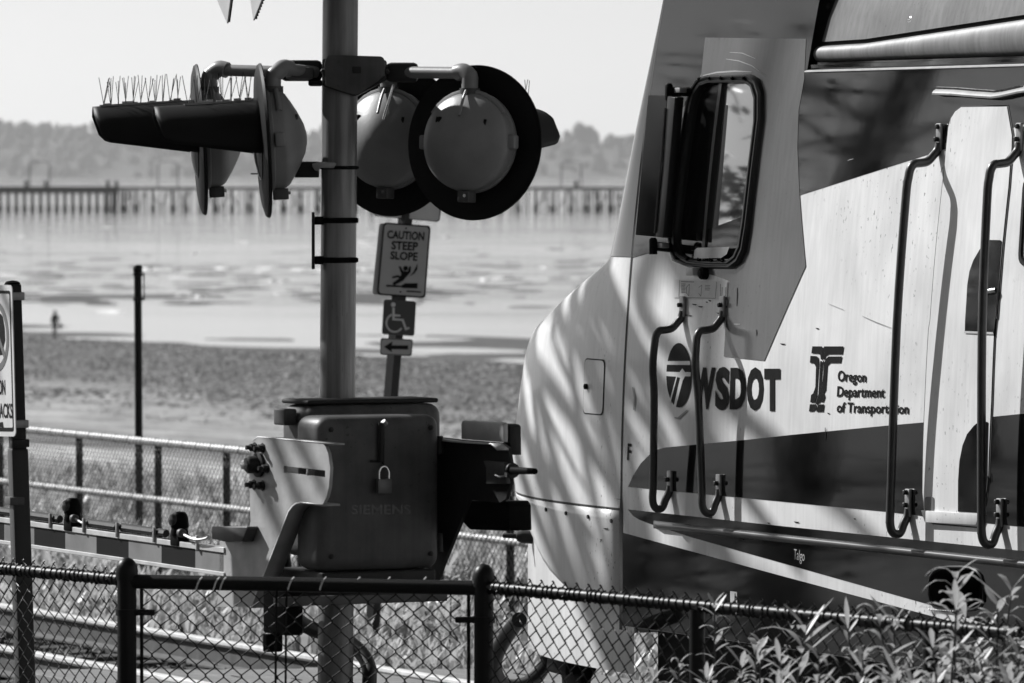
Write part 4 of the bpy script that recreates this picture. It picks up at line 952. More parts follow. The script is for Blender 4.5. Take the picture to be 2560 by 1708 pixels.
ru = lp_([[T(t - (z - ZTR) * .18 * (1 if t > t1850 - .02 else 0), D0 + a, z + gut(t) * (1 - (z - 3.6) / .7)) for a, z in ((lz + .075, ZTR + .14), (lz + .06, ZTR + .142), (lz + .085, ZTR + .25), (lz + .135, ZTR + .40), (lz + .22, 4.05), (lz + .32, 4.18))] for t in tt_], 'roof_side', M_roof, angle=60)
def ronz(q):
    r = ray(q); k = (D0 + lz + .1) / Td.dot(r)
    for _ in range(10):
        z = CAM.z + r.z * k; a = interp(z - ZTR, [(.142, .06), (.25, .085), (.40, .135), (4.05 - ZTR, .22)]); k = (D0 + lz + a - .002) / Td.dot(r)
    return CAM + r * k
for q in ((345, 48), (990, 155), (1742, 97)):
    w = ronz(b2(*q)); nn = (-Td + UP * .25).normalized(); MB().lathe([(.017, -.002), (.017, .003), (.011, .005), (.011, .002), (.006, .002), (.006, .006), (0, .006)], w, nn, 16).build('roof_bolt', M_chrome if q[0] > 500 else M_seam, ru)
# side moulding under the white band
ml = [side(b6(1215, 320)), side(b7(1855, 735))]; zm = (ml[0][1] + ml[1][1]) / 2; tm0 = ml[0][0]
mpf = [(0.0, .012), (.014, .010), (.024, .002), (.026, -.008), (.020, -.018), (.0, -.026)]
MB().grid([[T(t, D0 - a * min(1, (tm0 - t) / .08 + .05), zm + b) for a, b in mpf] for t in [tm0, tm0 - .03, tm0 - .08, tm0 - 1, tm0 - 2, tm0 - 4, TEND]]).build('side_moulding', M_mould, body, angle=180)
# ---- nose: plan curves that start at the side wall and sweep round the front
sil = [(-20, 1530), (0, 1525), (100, 1503), (200, 1481), (300, 1459), (400, 1439), (500, 1419), (588, 1400), (600, 1392), (640, 1345), (680, 1302), (720, 1264), (760, 1228), (790, 1214), (830, 1204), (900, 1194), (980, 1185), (1060, 1177), (1100, 1177), (1133, 1182), (1200, 1186), (1300, 1195)]
NE = 2.35
def ncurve(a, z, n=44, full=True):
    b = DC - D0 - lean(z); out = []
    for i in range(n + 1):
        ph = (math.pi if full else math.pi / 2) * i / n; s, c = math.sin(ph), math.cos(ph)
        out.append(T(t0 + .008 + a * abs(s) ** (2 / NE), DC - math.copysign(abs(c) ** (2 / NE), c) * b, z))
    return out
def solve(z, tx):
    lo, hi = .02, 5.0
    for _ in range(30):
        m_ = (lo + hi) / 2; x_ = min(proj(w)[0] for w in ncurve(m_, z, 40, False))
        if x_ > tx: lo = m_
        else: hi = m_
    return (lo + hi) / 2
ZOF = [3 - (y - 392) * 32.6 / 15000 for y, _ in sil]
AZ = [(z, solve(z, x * VK)) for z, (y, x) in zip(ZOF, sil)][::-1]
def a_of(z): return interp(z, AZ)
Z590 = 3 - (590 - 392) * 31.6 / 15000; ZSE = 1.362
def nose_rows(z0, z1, n): return [ncurve(a_of(z0 + (z1 - z0) * i / n), z0 + (z1 - z0) * i / n, 60) for i in range(n + 1)]
wsr = MB().grid(nose_rows(Z590, 3.9, 26) + [ncurve(a_of(3.9) * .9, 4.06, 60), ncurve(a_of(3.9) * .6, 4.2, 60)]).build('windscreen_surround', M_dark, train, angle=180)
nose = MB().grid(nose_rows(ZSE + .006, Z590 - .003, 44)).build('nose', M_white, train, angle=180)
MB().grid([[p - Vector((0, 0, 0)) for p in ncurve(a_of(ZSE) - .012, z, 60)] for z in (ZSE - .05, ZSE + .05)]).build('nose_seam', M_seam, nose, angle=180)
# windscreen edge strip glimpsed along the far left of the cab
MB().tube([ncurve(a_of(z) + .01, z, 60)[18] for z in [2.75 + i * .05 for i in range(22)]], .012, 6).build('windscreen_edge', M_greyp, wsr)
# lower nose apron with its swept lower edge
ledge = [(1178, 1210), (1187, 1212), (1200, 1245), (1211, 1241), (1228, 1277), (1251, 1310), (1287, 1345), (1329, 1374), (1370, 1386), (1425, 1392)]
ledge = [(b6(x, y)[0] / VK, b6(x, y)[1] / VK) for x, y in ((150, 200), (180, 290), (210, 385), (245, 470), (300, 590), (380, 700), (500, 820), (640, 912), (780, 950), (940, 965), (1000, 968))]
top_c = ncurve(a_of(1.3), 1.3, 60); rows = [[] for _ in range(11)]; amid = a_of(1.34)
imin = min(range(31), key=lambda i: proj(top_c[i])[0])
for i in range(61):
    j = min(i, imin) if i <= 30 else min(60 - i, imin)
    q = proj(top_c[j]); vx = q[0] / VK; yb = interp(vx, ledge); Yd = top_c[j].y; zb = 3 - (yb - 392) * Yd / 15000
    for k in range(11):
        f = k / 10; z = ZSE - .006 + (zb - ZSE + .006) * f; inn = .05 * max(0, f - .82) / .18
        rows[k].append(ncurve(amid - inn - .12 * f * f, z, 60)[i])
apron = MB().grid(rows).build('nose_apron', M_white, train, angle=180)
apron.modifiers.new('t', 'SOLIDIFY').thickness = .02
zk = [.56, .6, .72, .9, 1.1, 1.30]
MB().grid([[T(0, 0) + p for p in ncurve(a_of(1.3) - .02 - (.06 if z < .58 else 0), z, 60)] for z in zk]).build('front_skirt', M_white, train, angle=60)
# move the skirt 4 cm inside the apron at the side
for o in [c for c in train.children if c.name.startswith('front_skirt')]:
    for v in o.data.vertices:
        w = v.co + ROOT[train.name]; t_, d_ = TD(w); dd = d_ - DC; v.co += Td * (-.075 * dd / 1.47)
def on_nose(q, z0=1.7, off=0.0):
    """picture point to the visible side of the nose surface"""
    best = None
    for zi in range(0, 3):
        pass
    r = ray(q); z = z0
    for _ in range(8):
        cur = ncurve(a_of(z), z, 160); im = min(range(81), key=lambda i: proj(cur[i])[0])
        k = min(range(0, im + 1), key=lambda i: abs(proj(cur[i])[0] - q[0])); Yd = cur[k].y
        # refine along the curve
        j = k + 1 if proj(cur[k])[0] > q[0] else max(0, k - 1); j = min(j, 160)
        xa, xb = proj(cur[k])[0], proj(cur[j])[0]; f = 0 if abs(xb - xa) < 1e-6 else max(0, min(1, (q[0] - xa) / (xb - xa)))
        w = cur[k].lerp(cur[j], f); z = CAM.z + r.z * (w.y / r.y)
    tg = (cur[min(160, k + 1)] - cur[max(0, k - 1)]).normalized(); nn = tg.cross(UP); nn = nn if nn.dot(Vector((0, -1, 0))) > 0 else -nn
    w.z = z; return w + nn * off, nn, tg
# hatch on the nose
hp = rr_px([b5(*q) for q in ((500, 535), (618, 545), (606, 872), (488, 862))], .12, 3)
hb = rr_px([b5(*q) for q in ((496, 527), (623, 537), (610, 880), (484, 870))], .12, 3)
hbk = MB().add([on_nose(q, 2.0, .0015)[0] for q in hb], [tuple(range(len(hb)))]).build('hatch_gap', M_seam, nose, smooth=False)
MB().add([on_nose(q, 2.0, .004)[0] for q in hp], [tuple(range(len(hp)))]).build('hatch', M_white, nose, smooth=False)
w, nn, tg = on_nose(b5(512, 702), 2.0, .004); MB().lathe([(.014, 0), (.014, .012), (.008, .016), (0, .016)], w, nn, 10).build('hatch_lock', M_blackmetal, nose)
for q in ((148, 1434), (260, 1456), (382, 1478), (518, 1500), (660, 1525)):
    w, nn, tg = on_nose(b5(*q), 1.3, .0); w = w + nn * .004; MB().lathe([(.010, -.006), (.010, .003), (.006, .003), (0, .001)], w, nn, 8).build('apron_bolt', M_seam, apron)
w = P(b6(240, 440), 33.1); MB().lathe([(.034, -.06), (.034, .02), (.024, .05), (.013, .055), (.013, .12), (.009, .125), (0, .125)], w, (-.97, .1, .06), 14).build('coupler_pin', M_darksteel, train)
# hoses and coupler under the nose
hq = [P(b6(*q), 31.6 + .2 * i) for i, q in enumerate(((180, 1080), (120, 1150), (40, 1270), (-8, 1390), (0, 1500), (60, 1580), (180, 1590), (300, 1530), (380, 1420), (420, 1330), (440, 1280)))]
MB().tube(spline(hq, 5), .038, 12).build('brake_hose', M_hose, train)
MB().prism([P(b6(*q), 32.6) for q in ((538, 1310), (790, 1340), (785, 1480), (740, 1530), (740, 1640), (660, 1640), (655, 1500), (535, 1525), (545, 1420))], (-.1, .35, 0)).build('coupler', M_blackmetal, train, bevel=.02)
# ---- side window
outr = [SW(t, z, .0) for t, z in win_tz]
prf = [(1.0, 1.0, .0), (.985, .993, .02), (.955, .978, .028), (.93, .965, .026), (.915, .958, .018), (.895, .948, .018), (.875, .938, .026), (.84, .92, .024), (.825, .912, .014), (.815, .908, .0), (.81, .905, -.02)]
wf = MB().grid([[SW(t, z, o) for t, z in wscale(a, b)] for a, b, o in prf], close=True).build('window_frame', M_rubber, train, angle=35)
gl = wscale(.82, .91)
ZS = sorted(set(z for _, z in gl)); zt_w, zb_w = max(ZS), min(ZS)
def div(z, k):   # divider bar: a straight post at constant t fraction
    ta = side(b1(660, 500))[0]; tb = side(b1(572, 1345))[0]; za = side(b1(660, 500))[1]; zb2 = side(b1(572, 1345))[1]; return ta + (tb - ta) * (za - z) / (za - zb2) + k
def clip(poly, left):
    bm = bmesh.new(); f = bm.faces.new([bm.verts.new((a, b, 0)) for a, b in poly]); a, b = div(zt_w, 0), div(zb_w, 0)
    no = Vector((zt_w - zb_w, -(a - b), 0)) if left else Vector((-(zt_w - zb_w), (a - b), 0))
    bmesh.ops.bisect_plane(bm, geom=bm.verts[:] + bm.edges[:] + bm.faces[:], plane_co=(a, zt_w, 0), plane_no=no, clear_inner=True)
    bm.faces.ensure_lookup_table(); out = [(l.vert.co.x, l.vert.co.y) for l in bm.faces[0].loops]; bm.free(); return out
MB().add([SW(t, z, -.006) for t, z in clip(gl, False)], [tuple(range(len(clip(gl, False))))]).build('window_pane', M_glass, wf, angle=180)
MB().add([SW(t, z, -.014) for t, z in clip(gl, True)], [tuple(range(len(clip(gl, True))))]).build('window_pane', M_openshade, wf, angle=180)  # no glass: black sheet painted for the shaded cab behind the open half
MB().grid([[SW(div(z, .02), z, -.015), SW(div(z, .018), z, .008), SW(div(z, -.014), z, .010), SW(div(z, -.018), z, -.015)] for z in [zb_w + (zt_w - zb_w) * i / 8 for i in range(9)]]).build('window_bar', M_rubber, wf, angle=40)
for q in ((565, 432), (620, 428), (683, 427), (745, 428), (808, 428), (440, 1405), (500, 1412), (563, 1416), (627, 1418), (690, 1420)):
    t, z = side(b1(*q)); MB().lathe([(.009, .015), (.009, .031), (.004, .034)], SW(t, z, 0), (-Td + UP * .1), 8).build('frame_screw', M_blackmetal, wf)
st_, sz_ = side(b1(527, 1480)); MB().box(SW(st_, sz_, .02), (Tt, Td, UP), (.035, .02, .018)).build('window_stop', M_paper, wf, bevel=.002)
st_, sz_ = side(b1(580, 1490)); MB().lathe([(.03, 0), (.028, .03), (.018, .04), (0, .042)], SW(st_, sz_, .0), -Td, 12).build('window_knob', M_blackmetal, wf)
sheet('window_sill', M_plate, [b1(*q) for q in ((545, 1362), (560, 1350), (735, 1345), (720, 1385), (690, 1405), (540, 1408))], (), .03, wf)
# ---- folding mirror beside the window
def mp3(x, y, o=.12): t, z = side(b1(x, y), o); return SW(t, z, o)
mir = MB().prism([mp3(*q) for q in ((262, 518), (366, 522), (300, 1290), (192, 1280))], Td * .03 + Tt * .01).build('mirror', M_blackmetal, train, bevel=.004)
MB().prism([mp3(x, y, .135) for x, y in ((366, 522), (408, 530), (342, 1296), (300, 1290))], Td * .05).build('mirror_edge', M_rubber, mir, bevel=.006)
MB().tube([mp3(355, 590, .137), mp3(330, 900, .137), mp3(298, 1268, .137)], .006, 6).build('mirror_trim', M_cabinet, mir)
for q0, q1 in (((375, 500), (490, 500)), ((290, 1340), (385, 1350))):
    MB().tube([mp3(*q0, .12), mp3((q0[0] + q1[0]) / 2, (q0[1] + q1[1]) / 2, .08), mp3(*q1, .02)], .022, 8).build('mirror_hinge', M_blackmetal, mir)
    MB().lathe([(.02, -.04), (.02, .03), (.012, .04)], mp3(q0[0], q0[1], .12), UP, 10).build('hinge_pin', M_blackmetal, mir)
    MB().box(mp3((q0[0] + q1[0]) / 2 + 5, (q0[1] + q1[1]) / 2 - 8, .09), (Tt, Td, UP), (.03, .02, .012)).build('hinge_plate', M_steel, mir, bevel=.003)
# ---- crew door
dpoly = [c1(*q) for q in ((228, 1568), (270, 1050), (318, 600), (346, 310), (362, 250), (392, 203), (432, 174), (735, 170), (752, 270), (768, 360), (766, 440), (745, 700), (705, 1080), (668, 1560))]
dlow = [c2(*q) for q in ((655, 0), (632, 540), (616, 900), (612, 1050), (590, 1200), (548, 1355), (250, 1330), (215, 1310), (190, 1250), (178, 1130), (183, 800), (195, 500), (218, 60))]
dall = dpoly + dlow
dt = [side(q) for q in dall]; dc = (sum(q[0] for q in dt) / len(dt), sum(q[1] for q in dt) / len(dt))
sheet('door_gap', M_seam, [(dc[0] + (t - dc[0]) * 1.02, dc[1] + (z - dc[1]) * 1.004) for t, z in dt], (), .003, body, px=False, step=.08)
dtri = [(dc[0] + (t - dc[0]) * .985, dc[1] + (z - dc[1]) * .997) for t, z in dt]
door_ = sheet('crew_door', M_white, dtri, (), .006, None, px=False, step=.08)
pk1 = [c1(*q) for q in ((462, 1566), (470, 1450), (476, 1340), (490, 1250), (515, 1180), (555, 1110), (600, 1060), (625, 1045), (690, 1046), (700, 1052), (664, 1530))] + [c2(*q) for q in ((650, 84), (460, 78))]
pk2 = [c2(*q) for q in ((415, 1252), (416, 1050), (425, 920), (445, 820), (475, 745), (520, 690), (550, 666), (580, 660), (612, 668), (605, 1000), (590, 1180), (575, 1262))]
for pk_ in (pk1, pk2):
    po_ = sheet('pocket_shade', M_dark, pk_, (), .0085, door_)  # flat dark sheet on the door, painted as the shade inside a handle recess
sheet('pocket_sill', M_plate, [c2(*q) for q in ((458, 72), (648, 80), (648, 94), (460, 86))], (), .011, door_)
for q0, q1 in ((c1(592, 1392), c1(668, 1372)), (c2(566, 1078), c2(604, 1015))):
    a, b = side(q0), side(q1); MB().tube([SW(*a, .012), SW((a[0] + b[0]) / 2, (a[1] + b[1]) / 2, .03), SW(*b, .012)], .011, 10).build('door_handle', M_chrome, door_)
sheet('door_sticker', M_signgrey, rr_px([c2(*q) for q in ((200, 1155), (258, 1155), (258, 1250), (196, 1245))], .2), (), .0085, door_)
kp = [side(c2(*q)) for q in ((190, 1243), (575, 1268), (548, 1340), (215, 1322))]
MB().prism([SW(t, z, .022) for t, z in kp], Td * .018).build('door_step', M_white, door_, bevel=.003)
# drip rail over the door
dr = [side(c1(*q)) for q in ((278, 88), (400, 92), (540, 104), (660, 112), (720, 104), (836, 78), (960, 60))]
rows = []
for t, z in dr: rows.append([SW(t, z + .03, .0), SW(t, z + .012, .028), SW(t, z + .002, .034), SW(t, z - .006, .033), SW(t, z - .008, .0)])
drip = MB().grid(rows).build('drip_rail', M_trim, body, angle=30)
MB().grid([[SW(t, z + .02, .015), SW(t, z + .028, .024), SW(t, z + .03, .005)] for t, z in dr[:-1]]).build('drip_sealant', mat('old_sealant', .3, .8, var=.6, vscale=40, bump=.8, bscale=60), drip)
# second window, only its black edge in view
w2 = rr_px([c1(*q) for q in ((840, 620), (1250, 620), (1230, 1235), (802, 1225))], .14, 4); w2t = [side(q) for q in w2]; c2w = (sum(q[0] for q in w2t) / len(w2t), sum(q[1] for q in w2t) / len(w2t))
w2f = MB().grid([[SW(c2w[0] + (t - c2w[0]) * k, c2w[1] + (z - c2w[1]) * k, o) for t, z in w2t] for k, o in ((1, .001), (.97, .012), (.9, .012), (.88, .004))], close=True).build('window_frame', M_rubber, train, angle=40)
sheet('window_pane', M_glass, [(c2w[0] + (t - c2w[0]) * .89, c2w[1] + (z - c2w[1]) * .89) for t, z in w2t], (), .004, w2f, px=False)
# ---- grab rails
def grab(top, bot, stand=.14, r=.0185, bolts=1, dz=.087, dzb=.11, plate=.05):
    (ta, za), (tb, zb) = side(top), side(bot); pts = []
    def tz(z): return ta + (tb - ta) * (za - z) / (za - zb)
    sb = stand - .04
    for o, z in ((.006, za + .0), (.012, za - .03), (.03, za - dz * .62), (.055, za - dz * .92), (.09, za - dz), (.118, za - dz * 1.04), (.134, za - dz * 1.25), (stand, za - dz * 1.7), (stand, za - dz * 3), ((stand + sb) / 2, (za + zb) / 2), (sb, zb + .02), (sb, zb - dzb * .45), (sb - .006, zb - dzb * .78), (sb - .02, zb - dzb * .96), (.06, zb - dzb), (.043, zb - dzb * .9), (.03, zb - dzb * .6), (.012, zb - .03), (.006, zb)):
        pts.append(SW(tz(z), z, o))
    g_ = MB().tube(spline(pts, 4), r, 14).build('grab_rail', M_rail, train)
    for t, z, s in ((ta, za, 1), (tb, zb, 1)):
        MB().box(SW(t, z + plate * .45, .010), (Tt, Td, UP), (.022, .008, plate)).build('rail_foot', M_steel, g_, bevel=.005)
        for k in range(bolts):
            MB().lathe([(.012, 0), (.012, .016), (.008, .019), (0, .019)], SW(t, z + plate * (.3 + (.9 * k if bolts > 1 else .3)), .018), -Td, 6).build('bolt', M_darksteel, g_)
    return g_
grab(b4(392, 205), b4(312, 1345)); grab(b4(655, 205), b4(632, 1370))
grab(c1(292, 415), c2(92, 1235), bolts=2, plate=.062, r=.0195); grab(c1(815, 415), c2(690, 1300), bolts=2, plate=.062, r=.0195)
# ---- lettering and marks
def stext(txt, q, m, off=.0032, bold=.0, name='lettering'):
    vs, fs = font_mesh(txt, bold); Q = [Vector(side(z)) for z in q]
    co = [quadmap(Q, u, v) for u, v in vs]
    return MB().add([SW(c.x, c.y, off) for c in co], fs).build(name, m, body, smooth=False, fix=False)
def letters(txt, boxes, y0, y1, bold):
    for ch, (x0, x1, dy0, dy1, sk) in zip(txt, boxes):
        stext(ch, (b4(x0 + sk, y0 + dy0), b4(x1 + sk, y0 + dy0), b4(x1 - sk, y1 + dy1), b4(x0 - sk, y1 + dy1)), M_print, bold=bold)
letters('WSDOT', ((452, 596, 0, 0, 6), (600, 692, -4, 6, 3), (696, 800, 2, 2, 3), (806, 914, -2, 10, 2), (920, 1024, 8, 12, 0)), 572, 845, .055)
stext('Oregon', (b4(1402, 590), b4(1588, 602), b4(1584, 690), b4(1398, 685)), M_print, bold=.025)
stext('Department', (b4(1398, 694), b4(1710, 700), b4(1704, 792), b4(1393, 785)), M_print, bold=.025)
stext('of Transportation', (b4(1396, 797), b4(1866, 810), b4(1862, 896), b4(1391, 888)), M_print, bold=.025)
stext('F', (b4(28, 1068), b4(51, 1070), b4(48, 1178), b4(23, 1178)), M_print, bold=.02)
stext('Talgo', (b7(243, 625), b7(318, 640), b7(315, 735), b7(240, 722)), M_lightprint, bold=-.006)
el_ = [(362 + 82 * math.cos(a), 623 + 211 * math.sin(a)) for a in [2 * math.pi * i / 44 for i in range(44)]]
lg = sheet('roundel', M_print, [b4(*q) for q in el_], (), .0032, body)
for q in (((288, 530), (436, 530), (438, 556), (286, 554)), ((280, 600), (368, 602), (386, 578), (404, 602), (442, 603), (440, 630), (404, 630), (388, 660), (344, 830), (330, 822), (372, 640), (352, 634), (304, 822), (300, 800), (346, 632), (279, 628))):
    sheet('roundel_mark', M_white, [b4(*z) for z in q], (), .0042, lg)
tl = [(1234, 434), (1296, 434), (1303, 446), (1312, 434), (1438, 434), (1432, 485), (1340, 488), (1318, 505), (1306, 560), (1290, 740), (1268, 810), (1228, 800), (1240, 756), (1252, 735), (1262, 600), (1258, 545), (1250, 530), (1226, 500), (1228, 470)]
for q in (((1234, 434), (1296, 434), (1303, 446), (1304, 470), (1300, 520), (1290, 520), (1286, 490), (1274, 482), (1228, 480)),
          ((1312, 434), (1438, 434), (1431, 486), (1340, 486), (1322, 496), (1312, 520), (1304, 520), (1306, 446)),
          ((1222, 496), (1262, 498), (1274, 508), (1277, 540), (1262, 760), (1250, 802), (1220, 800), (1226, 752), (1240, 740), (1254, 700), (1258, 570), (1246, 545), (1218, 542)),
          ((1340, 500), (1428, 500), (1420, 543), (1350, 543), (1332, 560), (1322, 720), (1310, 740), (1318, 765), (1306, 800), (1282, 795), (1290, 740), (1318, 520)),
          ((1286, 530), (1298, 530), (1282, 760), (1268, 815), (1256, 812), (1274, 745)), ((1303, 530), (1312, 524), (1290, 770), (1278, 815), (1272, 800), (1290, 735)),
          ((1218, 812), (1260, 812), (1258, 846), (1240, 860), (1212, 860)), ((1272, 815), (1312, 812), (1306, 862), (1262, 862), (1262, 848))):
    sheet('emblem', M_print, [b4(*z) for z in q], (), .0032, body)
# instruction label and small stickers
lb = sheet('instruction_label', M_paper, [c6(*q) for q in ((90, 440), (1590, 490), (1560, 1000), (60, 940))], (), .0036, body)
def line(q, w, m, par, off=.0044):
    (x0, y0), (x1, y1) = q; dx, dy = x1 - x0, y1 - y0; L_ = math.hypot(dx, dy); nx, ny = -dy / L_ * w, dx / L_ * w
    sheet('label_line', m, [c6(x0 + nx, y0 + ny), c6(x1 + nx, y1 + ny), c6(x1 - nx, y1 - ny), c6(x0 - nx, y0 - ny)], (), off, par)
for k in range(7): line(((275, 560 + 40 * k), (400 - 12 * (k % 3), 562 + 40 * k)), 11, M_signgrey, lb)
line(((275, 495), (640, 505)), 14, M_signgrey, lb)
for k in range(4): line(((945, 600 + 42 * k), (1090 - 15 * (k % 2), 605 + 42 * k)), 10, M_signgrey, lb)
for q in (((425, 660), (512, 560)), ((512, 560), (490, 900)), ((490, 900), (425, 810)), ((425, 810), (425, 660)), ((770, 660), (860, 590)), ((860, 590), (830, 910)), ((830, 910), (770, 820)), ((215, 935), (1235, 965)), ((1235, 965), (1275, 500)), ((240, 450), (215, 935))): line(q, 7, M_signgrey, lb)
for q in (((1430, 650), (1415, 920)), ((1415, 920), (1510, 920)), ((1510, 920), (1530, 650)), ((1380, 560), (1375, 980)), ((1375, 980), (1545, 985)), ((1545, 985), (1570, 520))): line(q, 9, M_signgrey, lb)
stk = sheet('sand_sticker', M_paper, [b6(*q) for q in ((1811, 858), (1864, 864), (1867, 1003), (1814, 997))], (), .0036, body)
sheet('sticker_mark', M_print, [b6(*q) for q in ((1832, 945), (1846, 948), (1848, 875), (1854, 875), (1853, 956), (1832, 953))], (), .0046, stk)
stext('SAND TANK', (b6(1815, 974), b6(1865, 980), b6(1866, 993), b6(1816, 988)), M_print, .0046, .0)
for k in range(26):   # chips and scrapes in the paint
    x, y = R.choice([(R.uniform(1500, 2150), R.uniform(1290, 1365)), (R.uniform(1650, 2500), R.uniform(760, 1200)), (R.uniform(1700, 1830), R.uniform(745, 790))]); L_ = R.uniform(4, 16)
    sheet('paint_chip', M_print, [(x, y), (x + L_, y + 1), (x + L_ * .8, y + 4), (x + L_ * .3, y + 3)], (), .0029, body)
M_scr = mat('pale_scratch', .30, .5)
def scratch(pts, w, m=M_scr):
    L = [Vector((a, b)) for a, b in pts]; up_ = []; dn_ = []
    for i, p in enumerate(L):
        d = (L[min(i + 1, len(L) - 1)] - L[max(i - 1, 0)]).normalized(); nn = Vector((-d.y, d.x)) * w * (.25 + .75 * math.sin(math.pi * (i + .3) / (len(L) - .4))); up_.append(tuple(p + nn)); dn_.append(tuple(p - nn))
    sheet('scratch', m, up_ + dn_[::-1], (), .0042, body)
scratch([b1(*q) for q in ((690, 322), (760, 332), (830, 358), (905, 412))], 1.3); scratch([b1(*q) for q in ((710, 285), (780, 290), (850, 320))], 1.0)
scratch([b1(*q) for q in ((565, 412), (640, 395), (740, 388), (830, 392))], 2.0); scratch([b4(*q) for q in ((1560, 235), (1650, 275), (1755, 315))], 1.0); scratch([b4(*q) for q in ((1340, 155), (1440, 195))], .8)
scratch([b4(*q) for q in ((722, 288), (740, 290), (765, 288))], 1.6); scratch([b4(*q) for q in ((335, 900), (360, 905), (420, 850))], 3.0); scratch([b4(*q) for q in ((60, 700), (75, 770), (68, 850))], 2.5)
scratch([b2(*q) for q in ((505, 1260), (525, 1252), (550, 1246))], .9)
for q0, q1 in (((745, 50), (742, 170)), ((870, 325), (872, 365)), ((1320, 965), (1318, 1050))): scratch([b4(*q0), b4((q0[0] + q1[0]) / 2 + 2, (q0[1] + q1[1]) / 2), b4(*q1)], 1.4, M_print)
# open step pocket low on the side
ov3 = [SW(t, z, 0) for t, z in OVt]
MB().grid([[p for p in ov3], [p + Td * .25 for p in ov3]], close=True).build('step_pocket', M_seam, train, angle=40)
MB().add([p + Td * .25 for p in ov3], [tuple(range(len(ov3)))]).build('pocket_back', M_seam, train, smooth=False)
MB().tube([SW(t, z, .004) for t, z in OVt + OVt[:1]], .008, 6, caps=False).build('pocket_rim', M_rubber, train)
st = MB()
for k in range(12):
    for j in range(1): t, z = side(b7(1200 + 17 * k, 1052 - 20 * j + 1.2 * k)); st.lathe([(.006, 0), (.005, .006), (0, .007)], SW(t, z, .005 - .0 * j), (-Td + UP).normalized(), 6)
st.build('step_studs', M_steel, train)
# ------------------------------------------------------------------ shrubs in front and behind the near fence
def leaf(mb, b, d, Ln, w, droop):
    d = d.normalized(); s = d.cross(UP); s = s.normalized() if s.length > .01 else Vector((1, 0, 0)); up = s.cross(d).normalized(); pts = []
    for f, ww in ((0, .12), (.3, .8), (.6, 1.0), (.85, .55), (1, .03)):
        c = b + d * (Ln * f) - UP * (droop * Ln * f * f); pts.append([c - s * w * ww * .5, c - up * w * .10 * ww, c + s * w * ww * .5])
    mb.grid(pts)
def plant(tip, base, label, n=34, Ln=(.10, .17), seed=0, nst=3, w=.026):
    rg = random.Random(seed); root = empty('leafy_shrub', base, label, 'shrub', 'leafy shrubs by the near fence'); fo = MB(); stm = MB()
    for s in range(nst):
        tp_ = tip + (Vector((rg.uniform(-.3, .3), rg.uniform(-.3, .3), rg.uniform(-.36, -.03))) if s else Vector((0, 0, 0)))
        bs = base + Vector((rg.uniform(-.05, .05), rg.uniform(-.05, .05), 0)); md_ = bs.lerp(tp_, .5) + Vector((rg.uniform(-.05, .05), rg.uniform(-.05, .05), 0))
        path = spline([bs, md_, tp_], 8); stm.tube(path, [.009 - .006 * i / (len(path) - 1) for i in range(len(path))], 6)
        H = (tp_ - md_).length; nn = n if not s else int(n * .8)
        for i in range(nn):
            f = 1 - .95 * (i / nn) ** 1.2; k = min(len(path) - 2, int(f * (len(path) - 1))); c = path[k].lerp(path[k + 1], f * (len(path) - 1) - k)
            a = i * 2.4 + rg.uniform(-.4, .4); lift = rg.uniform(-.25, .35) + (.3 + 1.5 * max(0, f - .75) * 4 * .6) if f > .75 else rg.uniform(-.05, .5)
            d = Vector((math.cos(a), math.sin(a), lift)); leaf(fo, c, d, rg.uniform(*Ln) * rg.choice((.55, .8, 1, 1, 1.25)), w * rg.uniform(.7, 1.2), rg.uniform(.0, .9))
    fo.build('foliage', M_leaf, root, angle=180, fix=False); stm.build('stems', M_bark, root)
PL = [((2195, 1318), 21.2, 'tallest shrub, its pointed leaves in front of the dark step pocket'), ((2290, 1385), 21.6, 'shrub at the right edge beside the tallest one'),
      ((1640, 1385), 22.6, 'shrub sprig poking above the fence rail beside the sand tank sticker'), ((2050, 1428), 21.9, 'shrub low between the small sprigs and the tallest shrub'), ((1945, 1432), 22.0, 'small sprig behind the rail, right of the middle of the train skirt'),
      ((1850, 1440), 21.6, 'shrub with broad pale leaves hanging over the fence rail'), ((1745, 1470), 22.3, 'shrub below the rail, left of the broad pale one'), ((1560, 1522), 22.4, 'shrub below the rail under the train nose seam'),
      ((1500, 1552), 22.5, 'leftmost low shrub beside the fence'), ((2140, 1480), 20.9, 'shrub in front of the rail below the step pocket'), ((2340, 1470), 20.8, 'shrub cut by the right edge near the bottom corner'),
      ((1980, 1500), 21.0, 'shrub in front of the fence at bottom right of centre'), ((1880, 1510), 20.9, 'dense shrub in front of the fence, bottom edge'), ((1700, 1520), 21.6, 'shrub at the bottom edge right of the fence post'),
      ((2250, 1510), 20.5, 'shrub at the bottom edge below the tallest one'), ((1800, 1545), 21.0, 'short shrub at the bottom edge under the broad pale one'), ((2060, 1550), 20.6, 'short shrub at the bottom edge between two taller ones'), ((1620, 1550), 21.9, 'short shrub at the bottom edge left of the fence post'), ((2320, 1555), 20.3, 'short shrub in the bottom right corner')]
for i, (q, Y, lab) in enumerate(PL):
    tp_ = P(vp(*q), Y); t_, d_ = TD(tp_); bs = Vector((tp_.x + R.uniform(-.15, .15), tp_.y + R.uniform(-.1, .1), ground_z(t_, d_)))
    plant(tp_, bs, lab, n=54 if i < 8 else 70, seed=i + 3, nst=2 if i in (2, 4) else (6 if q[0] > 2000 else 4 if q[0] > 1780 else 3), Ln=(.11, .18) if i in (0, 1, 5, 9) else (.06, .13), w=.026 if i in (5, 0, 1) else .018)
